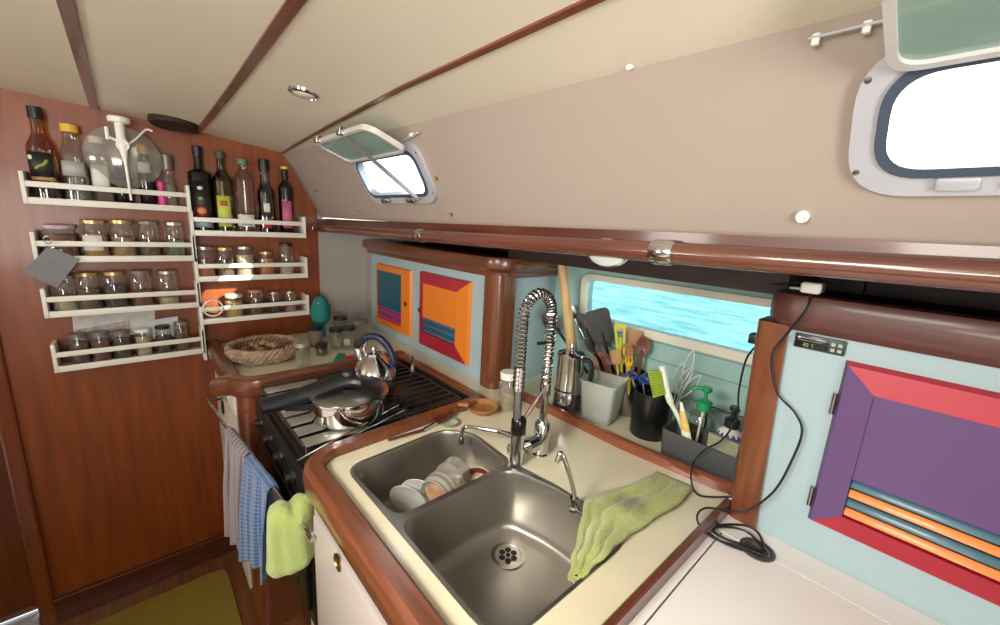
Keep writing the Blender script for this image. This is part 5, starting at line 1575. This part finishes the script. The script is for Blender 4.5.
# moka / steel canister
p = atz(561, 409, 0.9); p = Vector((-0.835, 1.118, 0.9))
T = thing('steel_coffee_maker', 'tall shiny steel coffee maker with black handle on the ledge', 'coffee maker', tuple(p))
bm = new(); lathe(bm, [(0, 0), (0.050, 0), (0.053, 0.008), (0.048, 0.068), (0.046, 0.074), (0.0, 0.074)], seg=36); build('lower_chamber', bm, mat('tinted_steel', '#8f8288', 0.2, 0.95), T)
bm = new(); lathe(bm, [(0.045, 0.072), (0.051, 0.076), (0.051, 0.083), (0.047, 0.087), (0.048, 0.205), (0.05, 0.208), (0.05, 0.213), (0.0, 0.213)], seg=36); build('upper_pot', bm, M_chrome, T)
bm = new(); lathe(bm, [(0.05, 0.212), (0.046, 0.219), (0.02, 0.227), (0.006, 0.229), (0.006, 0.236), (0.011, 0.242), (0.008, 0.252), (0, 0.254)], seg=30); build('lid', bm, M_chrome, T)
hd_ = Vector((0.9, 0.25, 0)).normalized()
bm = new(); tube(bm, smoothpath([hd_ * 0.045 + Vector((0, 0, 0.20)), hd_ * 0.068 + Vector((0, 0, 0.203)), hd_ * 0.080 + Vector((0, 0, 0.175)), hd_ * 0.078 + Vector((0, 0, 0.125))], 5), 0.008, 10); build('handle', bm, M_black, T)

# frosted container
p = atz(606, 413, 0.9)
p = Vector((-0.722, 1.165, 0.9))
T = thing('plastic_container', 'cloudy square plastic container standing behind the ledge fiddle', 'container', tuple(p), math.radians(12))
def rsq(h, r, z): return [(q.x, q.y, z) for q in rquad([(-h, -h), (h, -h), (h, h), (-h, h)], r, 5)]
bm = new(); loft(bm, [rsq(0.048, 0.014, 0.001), rsq(0.051, 0.014, 0.006), rsq(0.063, 0.018, 0.138), rsq(0.067, 0.02, 0.140), rsq(0.067, 0.02, 0.147), rsq(0.061, 0.017, 0.147), rsq(0.049, 0.013, 0.008)], True, True); build('body', bm, M_frost, T)
bm = new(); loft(bm, [rsq(0.048, 0.012, 0.009), rsq(0.0495, 0.012, 0.035)], True, True); build('dregs', bm, glass('grimy_film', '#a8ab98', 0.5, 0.02, 0.35), T)

# black utensil pot with blue scissors
p = Vector((-0.562, 1.205, 0.9))
T = thing('utensil_pot', 'matt black cylindrical pot beside the frosted container', 'pot', tuple(p))
bm = new(); lathe(bm, [(0, 0), (0.056, 0), (0.058, 0.003), (0.058, 0.15), (0.055, 0.15), (0.055, 0.004), (0, 0.004)], seg=40); build('body', bm, mat('matt_black', '#0d0d0f', 0.35), T)
bp_ = p.copy()

def stick(name, label, cat, base, top, r0, r1, m, parent=None):
    bm = new(); tube(bm, [base, Vector(base).lerp(Vector(top), 0.5), top], [r0, (r0 + r1) / 2, r1], 10)
    return bm

# utensil holder: steel pot hidden behind the frosted container
hp = Vector((-0.70, 1.292, 0.9))
T = thing('utensil_holder', 'steel pot crammed with cooking utensils behind the frosted container', 'utensil holder', tuple(hp))
bm = new(); lathe(bm, [(0, 0), (0.050, 0), (0.052, 0.003), (0.052, 0.16), (0.05, 0.16), (0.05, 0.004), (0, 0.004)], seg=36); build('body', bm, M_steel, T)

def utensil(name, label, cat, px, py, dy, hm, head, headm, depth=1.25, hw=0.02, off=(0, 0)):
    """a utensil whose head is seen at pixel (px, py) at distance y=depth, its foot inside the holder"""
    top = aty(px, py, depth)
    base = Vector((hp.x + off[0], hp.y + off[1], 0.91))
    T = thing(name, label, cat, tuple(base), group='utensils standing in the holder')
    d = (top - base)
    L_ = d.length
    dn = d.normalized()
    v = (CAM - top).normalized(); s = dn.cross(v).normalized(); nrm = s.cross(dn)
    Mx = Matrix((s, dn, nrm)).transposed().to_4x4()
    bm = new(); tube(bm, [(0, 0, 0), d * 0.92], [0.006, 0.006], 8); build('handle', bm, hm, T)
    bm = new(); head(bm, d, Mx, hw); build('head', bm, headm, T)
    return T
def h_spoon(bm, d, Mx, w):
    lathe(bm, [(0, -0.5), (0.6, -0.4), (1.0, 0.0), (0.9, 0.0), (0.5, -0.3), (0, -0.4)], seg=20, M=Matrix.Translation(d) @ Mx @ Matrix.Diagonal((w, w * 1.5, w * 0.6, 1)))
def h_slab(bm, d, Mx, w):
    t = bmesh.new(); 
    L = rquad([(-w * 0.8, -w * 1.3), (w * 0.8, -w * 1.3), (w, w * 1.3), (-w, w * 1.3)], w * 0.5, 5)
    plate(bm, [tuple(q) for q in L], [], -0.0025, 0.0025, d, Mx.to_3x3().col[0], Mx.to_3x3().col[1])
    t.free()
def h_fork(bm, d, Mx, w):
    X_ = Mx.to_3x3().col[0]; Y_ = Mx.to_3x3().col[1]
    plate(bm, [tuple(q) for q in rquad([(-w * 0.4, -w * 1.6), (w * 0.4, -w * 1.6), (w, 0), (-w, 0)], w * 0.2, 3)], [], -0.002, 0.002, d, X_, Y_)
    for k in (-0.8, 0, 0.8):
        tube(bm, [d + X_ * w * k, d + X_ * w * k + Y_ * w * 1.8], [0.003, 0.0015], 6)
def h_loop(bm, d, Mx, w):
    X_ = Mx.to_3x3().col[0]; Y_ = Mx.to_3x3().col[1]
    plate(bm, [tuple(q) for q in rquad([(-w, -w * 3.5), (w, -w * 3.5), (w * 1.1, w * 1.5), (-w * 1.1, w * 1.5)], w * 0.8, 5)], [rquad([(-w * 0.45, -w * 3), (w * 0.45, -w * 3), (w * 0.5, w * 0.7), (-w * 0.5, w * 0.7)], w * 0.3, 4)], -0.003, 0.003, d, X_, Y_)
M_bam = woodmat('bamboo', '#c29a62', '#a57a45', (10, 10, 1), 0.5, 0.1); M_dbam = woodmat('dark_spoon_wood', '#7a4226', '#5c2c18', (10, 10, 1), 0.5, 0.1); M_yel = mat('yellow_plastic', '#c9c62c', 0.4); M_yel2 = mat('deep_yellow_plastic', '#d9b62a', 0.4); M_blue2 = mat('royal_blue_plastic', '#1f3f93', 0.35)
def h_tongs(bm, d, Mx, w):
    X_ = Mx.to_3x3().col[0]; Y_ = Mx.to_3x3().col[1]
    plate(bm, [tuple(q) for q in rquad([(-w * 0.7, -w * 7), (w * 0.7, -w * 7), (w * 1.2, w * 1.5), (-w * 1.2, w * 1.5)], w * 0.6, 5)], [rquad([(-w * 0.25, -w * 6), (w * 0.25, -w * 6), (w * 0.65, w * 0.7), (-w * 0.65, w * 0.7)], w * 0.25, 4)], -0.004, 0.004, d, X_, Y_)
UT = [
 ('ladle', 'black nylon ladle head standing left of the rolling pin', 'ladle', 552, 322, M_black, h_spoon, 'N', 1.22, 0.036, (-0.05, -0.02)),
 ('serving_spoon', 'narrow black spoon between rolling pin and square spatula', 'spoon', 583, 322, M_black, h_spoon, 'N', 1.26, 0.024, (-0.03, 0.0)),
 ('spatula', 'wide black square spatula head in front of the window', 'spatula', 600, 326, M_black, h_slab, 'N', 1.29, 0.050, (-0.02, 0.02)),
 ('serving_spoon', 'black spoon leaning behind the fork', 'spoon', 592, 344, M_black, h_spoon, 'N', 1.27, 0.026, (-0.02, 0.01)),
 ('serving_fork', 'dark wooden fork with pale tines in the utensil holder', 'fork', 600, 352, M_dbam, h_fork, M_dbam, 1.23, 0.014, (0.0, -0.03)),
 ('kitchen_tongs', 'lime yellow looped tongs in the utensil holder', 'tongs', 620, 331, M_yel, h_tongs, M_yel, 1.26, 0.017, (0.0, -0.015)),
 ('serving_spoon', 'pale wooden spatula head leaning right in front of the window frame', 'spoon', 634, 340, M_bam, h_slab, mat('pinkish_wood', '#b98462', 0.6, var=0.2), 1.31, 0.028, (0.02, 0.01)),
 ('serving_spoon', 'brown wooden spoon leaning furthest right of the holder', 'spoon', 643, 346, M_dbam, h_spoon, M_dbam, 1.305, 0.024, (0.03, 0.0)),
 ('spatula', 'pale wooden spatula low in the utensil holder', 'spatula', 616, 357, M_bam, h_slab, M_bam, 1.24, 0.020, (0.015, -0.03)),
 ('wooden_spoon', 'tan wooden spoon just right of the yellow tongs', 'spoon', 627, 352, M_bam, h_spoon, mat('tan_spoon', '#a8764a', 0.6, var=0.2), 1.27, 0.022, (0.02, -0.01)),
 ('peeler', 'yellow and black peeler leaning over the rim of the holder', 'peeler', 629, 362, M_yel2, h_fork, M_yel2, 1.235, 0.013, (0.03, -0.025)),
 ('serving_spoon', 'short pale wooden spoon at the left of the holder', 'spoon', 593, 362, M_bam, h_spoon, M_bam, 1.24, 0.018, (-0.02, -0.03)),
 ('wooden_spoon', 'reddish wooden spoon upright behind the frosted container', 'spoon', 607, 360, M_dbam, h_spoon, M_dbam, 1.245, 0.017, (0.0, -0.03)),
]
NB = mat('nylon_black', '#1d2022', 0.45)
for nm_, lb_, ct_, ux, uy, hm_, hf_, hd2, dep, hw_, of_ in UT:
    utensil(nm_, lb_, ct_, ux, uy, 0, hm_, hf_, NB if hd2 == 'N' else hd2, dep, hw_, of_)
# rolling pin standing
T = thing('rolling_pin', 'long pale wooden rolling pin standing against the window recess corner', 'rolling pin', (-0.90, 1.235, 0.9))
b0 = Vector((-0.875, 1.24, 0.902)); t0 = aty(561, 258, 1.20)
bm = new(); tube(bm, [b0, b0.lerp(t0, 0.1), b0.lerp(t0, 0.2), b0.lerp(t0, 0.9), t0], [0.014, 0.016, 0.022, 0.018, 0.014], 18); build('roller', bm, mat('rolling_pin_wood', '#d0b283', 0.5, hex2='#b5935f', vscale=6, stretch=(6, 6, 1)), T, world=True)
T.location = b0
for ch in kids(T): ch.location = -(b0 - Vector((-0.90, 1.235, 0.9)))
# small steel ladle head on hull side
utensil('strainer', 'small round steel strainer at the window corner', 'strainer', 572, 312, 0, M_steel, h_spoon, M_steel, 1.32, 0.022, (-0.045, 0.02))

# scissors with blue handles
T = thing('scissors', 'scissors with royal blue handles in the black pot', 'scissors', tuple(bp_ + Vector((0, 0.02, 0.01))))
for (px, py) in ((632, 375), (643, 380)):
    p = aty(px, py, 1.22)
    bm = new(); tube(bm, [p + Vector((0.016 * math.cos(a * PI / 8), 0.003, 0.011 * math.sin(a * PI / 8))) for a in range(16)], 0.0045, 8, closed=True); build('handle_loop', bm, M_blue2, T, world=True)
    bm = new(); tube(bm, [p + Vector((0, 0, -0.012)), bp_ + Vector((0.005, 0.0, 0.02))], [0.004, 0.002], 6); build('blade', bm, M_steel, T, world=True)

# dish brush
T = thing('dish_brush', 'dish brush with lime green bristles leaning between pot and bin', 'brush', tuple(atz(662, 452, 0.93)))
h0 = aty(686, 436, 1.150); h1 = aty(669, 398, 1.12); h2 = aty(662, 366, 1.12)
bm = new(); pth = smoothpath([h0, h0.lerp(h1, 0.5) + Vector((0, 0, 0.004)), h1, h2], 6); tube(bm, pth, [0.007] * (len(pth) - 8) + [0.010] * 8, 12); build('handle', bm, mat('pale_handle', '#d3dccf', 0.4), T, world=True)
bm = new(); cb = aty(653, 378, 1.09); ax = (h2 - h1).normalized()
vs = ax.cross(Vector((0, 1, 0))).normalized(); vo = ax.cross(vs)
tcn = aty(646, 384, 1.09)
for i in range(-6, 7):
    for j in range(-4, 5):
        s0 = h1.lerp(h2, 0.5) + ax * (i * 0.0052) + vo * (j * 0.0035)
        out = (tcn - h1.lerp(h2, 0.5)).normalized()
        e = s0 + out * 0.034 + ax * (i * 0.0009) + vo * (j * 0.001)
        tube(bm, [s0, e], [0.0021, 0.0025], 4)
o = build('bristles', bm, mat('lime_bristle', '#93ad22', 0.6), T, world=True); o['kind'] = 'stuff'; o['label'] = 'lime green bristles'

# whisk-like wire clips
T = thing('wire_whisk', 'bundle of thin wire loops standing behind the brush', 'whisk', (-0.52, 1.25, 0.9))
for (a_, b2_, c_) in (((682, 383), (693, 352), 1.27), ((676, 392), (692, 368), 1.26), ((680, 398), (700, 376), 1.265), ((672, 390), (683, 364), 1.275)):
    A = aty(*a_, c_); B = aty(*b2_, c_)
    dn = (B - A); sN = dn.cross(Vector((0, 1, 0))).normalized() * 0.012
    bm = new(); pts = smoothpath([A, A.lerp(B, 0.6) + sN, B + dn.normalized() * 0.004, A.lerp(B, 0.6) - sN], 8, True); tube(bm, pts, 0.0016, 6, closed=True)
    tube(bm, [A, (A.x - 0.02, 1.272, 0.905)], 0.0016, 6)
    build('wire_loop', bm, M_wpl, T, world=True)

# grey sink caddy, with bottles
T = thing('sink_caddy', 'dark grey plastic caddy box on the ledge by the mahogany post', 'caddy', (-0.385, 1.155, 0.9))
cx_, cy2 = -0.388, 1.145
bm = new()
def rr4(x0, x1, y0, y1, r, z): return [(q.x, q.y, z) for q in rquad([(x0, y0), (x1, y0), (x1, y1), (x0, y1)], r, 5)]
x0, x1, y0, y1 = -0.478, -0.268, 1.106, 1.215
loft(bm, [rr4(x0 + 0.006, x1 - 0.006, y0 + 0.006, y1 - 0.006, 0.01, 0.931), rr4(x0 + 0.004, x1 - 0.004, y0 + 0.004, y1 - 0.004, 0.012, 0.934), rr4(x0, x1, y0, y1, 0.014, 1.018), rr4(x0 + 0.003, x1 - 0.003, y0 + 0.003, y1 - 0.003, 0.012, 1.018), rr4(x0 + 0.008, x1 - 0.008, y0 + 0.008, y1 - 0.008, 0.01, 0.937)], True, True)
bmesh.ops.translate(bm, vec=(0, 0, -0.030), verts=bm.verts)
build('box', bm, mat('caddy_grey', '#4c4e50', 0.5), T, world=True)
zc0 = 0.9085
# clear pump bottle, green pump
p = Vector((-0.395, 1.175, zc0))
T = thing('soap_dispenser', 'clear pump bottle with green pump head standing in the grey caddy', 'soap dispenser', tuple(p))
bm = new(); lathe(bm, [(0, 0), (0.034, 0), (0.037, 0.006), (0.037, 0.105), (0.031, 0.135), (0.016, 0.152), (0.015, 0.16)], seg=30, cap=False); build('body', bm, M_clear, T)
Gp = mat('green_pump', '#1c8a4f', 0.4)
bm = new(); lathe(bm, [(0.020, 0.150), (0.0205, 0.174), (0.014, 0.179), (0.0, 0.179)], seg=24); tube(bm, [(0, 0, 0.178), (0, 0, 0.208)], 0.005, 10); lathe(bm, [(0.011, 0.204), (0.014, 0.208), (0.014, 0.219), (0, 0.222)], seg=18)
tube(bm, [(0, 0, 0.214), (-0.028, -0.014, 0.212), (-0.034, -0.018, 0.202)], [0.007, 0.006, 0.005], 10); pm = build('pump', bm, Gp, T)
bm = new(); tube(bm, [(0, 0, 0.155), (-0.006, 0.0, 0.01)], 0.0035, 8); build('dip_tube', bm, M_wpl, pm)
# ceramic dispenser black pump
p = Vector((-0.314, 1.163, zc0))
T = thing('soap_dispenser', 'round white soap dispenser with purple pattern and black pump in the caddy', 'soap dispenser', tuple(p))
bm = new(); lathe(bm, [(0, 0), (0.036, 0), (0.041, 0.012), (0.043, 0.08), (0.041, 0.102), (0.029, 0.122), (0.014, 0.132), (0.013, 0.138), (0, 0.138)], seg=36)
mm = mat('painted_ceramic', '#ddd6d6', 0.25, coat=0.4)
nt = mm.node_tree; bs = nt.nodes['Principled BSDF']
tc_ = nt.nodes.new('ShaderNodeTexCoord'); sp_ = nt.nodes.new('ShaderNodeSeparateXYZ'); nt.links.new(tc_.outputs['Object'], sp_.inputs[0])
at_ = nt.nodes.new('ShaderNodeMath'); at_.operation = 'ARCTAN2'; nt.links.new(sp_.outputs[1], at_.inputs[0]); nt.links.new(sp_.outputs[0], at_.inputs[1])
s1 = nt.nodes.new('ShaderNodeMath'); s1.operation = 'MULTIPLY'; s1.inputs[1].default_value = 14; nt.links.new(at_.outputs[0], s1.inputs[0])
s2_ = nt.nodes.new('ShaderNodeMath'); s2_.operation = 'SINE'; nt.links.new(s1.outputs[0], s2_.inputs[0])
z1 = nt.nodes.new('ShaderNodeMath'); z1.operation = 'MULTIPLY_ADD'; z1.inputs[1].default_value = 0.004; nt.links.new(s2_.outputs[0], z1.inputs[0]); nt.links.new(sp_.outputs[2], z1.inputs[2])
z2 = nt.nodes.new('ShaderNodeMath'); z2.operation = 'SUBTRACT'; z2.inputs[1].default_value = 0.110; nt.links.new(z1.outputs[0], z2.inputs[0])
z3 = nt.nodes.new('ShaderNodeMath'); z3.operation = 'ABSOLUTE'; nt.links.new(z2.outputs[0], z3.inputs[0])
z4 = nt.nodes.new('ShaderNodeMath'); z4.operation = 'LESS_THAN'; z4.inputs[1].default_value = 0.0085; nt.links.new(z3.outputs[0], z4.inputs[0])
mc = nt.nodes.new('ShaderNodeMix'); mc.data_type = 'RGBA'; nt.links.new(z4.outputs[0], mc.inputs[0]); mc.inputs[6].default_value = (*lin('#ddd6d6'), 1); mc.inputs[7].default_value = (*lin('#5a4a80'), 1); nt.links.new(mc.outputs[2], bs.inputs['Base Color'])
build('body', bm, mm, T)
bm = new(); lathe(bm, [(0.018, 0.134), (0.019, 0.156), (0.014, 0.160), (0.006, 0.162), (0.006, 0.184), (0, 0.184)], seg=22); lathe(bm, [(0.009, 0.180), (0.012, 0.183), (0.011, 0.194), (0, 0.195)], seg=16); tube(bm, [(0, 0, 0.189), (0.014, -0.016, 0.191)], 0.005, 8); build('pump', bm, M_black, T)
# yellow-white tube/card
T = thing('cleaner_tube', 'white and yellow tapered tube of cleaner leaning in the front of the caddy', 'tube', (-0.458, 1.118, zc0))
q0 = aty(688, 446, 1.128); q1 = aty(681, 402, 1.128)
bm = new(); loft(bm, [[(c_.x + w * math.cos(a * PI / 6), c_.y + th * math.sin(a * PI / 6), c_.z) for a in range(12)] for c_, w, th in ((q0 + Vector((0, 0, -0.04)), 0.017, 0.009), (q0, 0.017, 0.009), (q0.lerp(q1, 0.5), 0.012, 0.006), (q1, 0.004, 0.0015))], True, True)
build('tube_body', bm, mat('tube_white', '#dcd9cc', 0.4), T, world=True)
bm = new(); loft(bm, [[(c_.x + w * math.cos(a * PI / 6), c_.y + th * math.sin(a * PI / 6), c_.z) for a in range(12)] for c_, w, th in ((q0.lerp(q1, 0.35), 0.0137, 0.0072), (q0.lerp(q1, 0.5), 0.0127, 0.0068), (q0.lerp(q1, 0.8), 0.0080, 0.0040))], True, True)
build('printed_band', bm, mat('tube_yellow', '#d8c768', 0.45, hex2='#d0a060', vscale=50), T, world=True)
# sponge
bm = new(); box(bm, (-0.352, 1.112, 0.985), (-0.275, 1.124, 1.026), 0.004); o = build('sponge', bm, mat('khaki_sponge', '#8b8f78', 0.9, bump=0.5, bscale=150)); meta(origin_to(o, (-0.34, 1.118, 0.965)), 'khaki scouring sponge wedged in front of the purple dispenser', 'sponge')

# ================================================================== ELECTRICS
# control panel on the blue locker front
YP = YH - 0.008
q = [aty(*p, YP) for p in ((797, 331), (848, 342), (846, 358), (793, 347))]
T = thing('control_panel', 'small dark control panel with green digits and four buttons under the moulding', 'control panel', (-0.143, YP, 1.325))
xa, xb_ = q[0].x, q[1].x; za, zb2 = 1.328, 1.358
bm = new(); box(bm, (xa, YP - 0.008, za), (xb_, YP, zb2), 0.002); build('case', bm, mat('panel_dark', '#2b3634', 0.4), T, world=True)
bm = new(); box(bm, (xa + 0.003, YP - 0.0092, za + 0.003), (xa + (xb_ - xa) * 0.68, YP - 0.007, zb2 - 0.003), 0.0005); build('display', bm, mat('display_black', '#0a0f16', 0.2), T, world=True)
for i in range(2):
    for j in range(2):
        cx = xa + (xb_ - xa) * (0.77 + 0.13 * i); cz_ = za + (zb2 - za) * (0.30 + 0.36 * j)
        bm = new(); box(bm, (cx - 0.0035, YP - 0.011, cz_ - 0.0035), (cx + 0.0035, YP - 0.007, cz_ + 0.0035), 0.0008); build('button', bm, mat('button_grey', '#9fb0a4', 0.5), T, world=True)
def seg7(ch):
    return {'0': 'abcdef', '1': 'bc', '2': 'abged', '7': 'abc', '4': 'fgbc', '.': ''}[ch]
em = mat('digit_green', '#8fb83a', 0.5, emit=0.5)
def digit(bm, ch, x, z, w, h, y):
    th = 0.0003
    pos = {'a': ((x, z + h), (x + w, z + h)), 'd': ((x, z), (x + w, z)), 'g': ((x, z + h / 2), (x + w, z + h / 2)), 'f': ((x, z + h / 2), (x, z + h)), 'b': ((x + w, z + h / 2), (x + w, z + h)), 'e': ((x, z), (x, z + h / 2)), 'c': ((x + w, z), (x + w, z + h / 2))}
    for s in seg7(ch):
        (ax_, az_), (bx2, bz2) = pos[s]
        box(bm, (ax_ - th, y - 0.0006, az_ - th), (bx2 + th, y, bz2 + th))
bm = new()
xx = xa + 0.017
for ch in '20':
    digit(bm, ch, xx, za + 0.006, 0.0030, 0.0060, YP - 0.0092); xx += 0.0048
xx += 0.003
digit(bm, '7', xx, za + 0.006, 0.0030, 0.0060, YP - 0.0092)
build('digits', bm, em, T, world=True, smooth=False)
bm = new()
box(bm, (xa + 0.006, YP - 0.0098, zb2 - 0.0085), (xa + 0.010, YP - 0.009, zb2 - 0.0055)); box(bm, (xa + 0.012, YP - 0.0098, zb2 - 0.0072), (xa + 0.045, YP - 0.009, zb2 - 0.0066)); box(bm, (xa + 0.006, YP - 0.0098, zb2 - 0.0125), (xa + 0.046, YP - 0.009, zb2 - 0.0121))
build('printed_lines', bm, L_white, T, world=True, smooth=False)

# white socket box on the moulding, with its cable
def px2(x, y, Y): return aty(x, y, Y)
bxp = aty(811, 288, 0.985)
T = thing('cable_connector', 'white oval connector box hanging from the moulding above the post', 'connector', tuple(bxp))
bm = new(); box(bm, (-0.017, -0.008, -0.011), (0.017, 0.008, 0.011), 0.006, 3, M=Matrix.Rotation(0.0, 4, 'Y')); build('case', bm, M_wpl, T)
bm = new(); tube(bm, smoothpath([(-0.012, 0.004, 0.004), (-0.03, 0.02, 0.006), (-0.055, 0.03, -0.002), (-0.075, 0.045, -0.006)], 5), 0.0025, 8); build('lead', bm, M_black, T)
# black adapter on the post
ap = aty(749, 337, 1.10)
ap = Vector((-0.268, 1.075, aty(749, 337, 1.075).z))
T = thing('power_adapter', 'black plug-in adapter fixed to the side of the post by the window', 'adapter', tuple(ap))
bm = new(); box(bm, (-0.019, -0.014, -0.012), (0.017, 0.014, 0.012), 0.003); build('case', bm, M_black, T)

def cable(label, pts, r=0.0024, name='cable'):
    sm = smoothpath(pts, 8)
    bm = new(); tube(bm, sm, r, 8)
    o = build(name, bm, mat('cable_black', '#141416', 0.45)); origin_to(o, Vector(pts[-1]))
    return meta(o, label, 'cable')
Zt = ZW + 0.0035
cable('black cable dropping from the white connector to the coil on the white worktop',
      [bxp + Vector((0.002, 0, -0.009)), aty(806, 310, 0.968), aty(786, 335, 0.99), aty(773, 352, 0.995), aty(772, 370, 0.996), aty(778, 394, 0.996), aty(795, 413, 0.998), aty(802, 432, 0.999), aty(792, 460, 0.998), aty(775, 490, 0.995), aty(752, 508, 0.985), atz(735, 511, 0.93), atz(706, 508, 0.926), atz(697, 517, 0.925), atz(703, 530, 0.905), atz(718, 540, Zt + 0.002), atz(748, 549, Zt + 0.006), atz(765, 556, Zt + 0.008)])
cable('black cable running from the adapter down behind the caddy and across the worktop corner',
      [ap + Vector((0, -0.005, -0.012)), aty(746, 360, 1.09), aty(739, 390, 1.09), aty(738, 410, 1.09), aty(735, 422, 1.085), aty(722, 440, 1.083), aty(705, 450, 1.080), aty(694, 462, 1.07), atz(691, 478, 0.935), atz(697, 494, 0.905), atz(713, 497, 0.912), atz(730, 497, 0.929), atz(744, 500, 0.93)])
def loopz(pts, dz): return [atz(x, y, Zt + dz) for x, y in pts]
cable('coiled loops of black cable lying over the ring pull on the white worktop',
      loopz([(766, 560), (748, 552), (728, 545), (712, 536), (708, 529), (720, 525), (742, 525), (755, 530), (762, 540)], 0.004) + loopz([(763, 550), (750, 546), (730, 541), (714, 532), (718, 527), (736, 528), (750, 534), (760, 545), (767, 554)], 0.010) + loopz([(758, 556), (744, 550)], 0.014), 0.0026, 'cable_coil')
# small chrome ring lamp on the moulding
p = Vector((-0.215, 1.055, 1.432))
T = thing('reading_lamp_base', 'small round chrome fitting on top of the moulding corner', 'fitting', tuple(p))
bm = new(); lathe(bm, [(0.026, 0), (0.026, 0.006), (0.020, 0.012), (0.012, 0.010), (0, 0.010)], seg=28); build('ring', bm, M_chrome, T)
bm = new(); lathe(bm, [(0.012, 0.010), (0.010, 0.016), (0, 0.018)], seg=18); build('centre', bm, M_wpl, T)
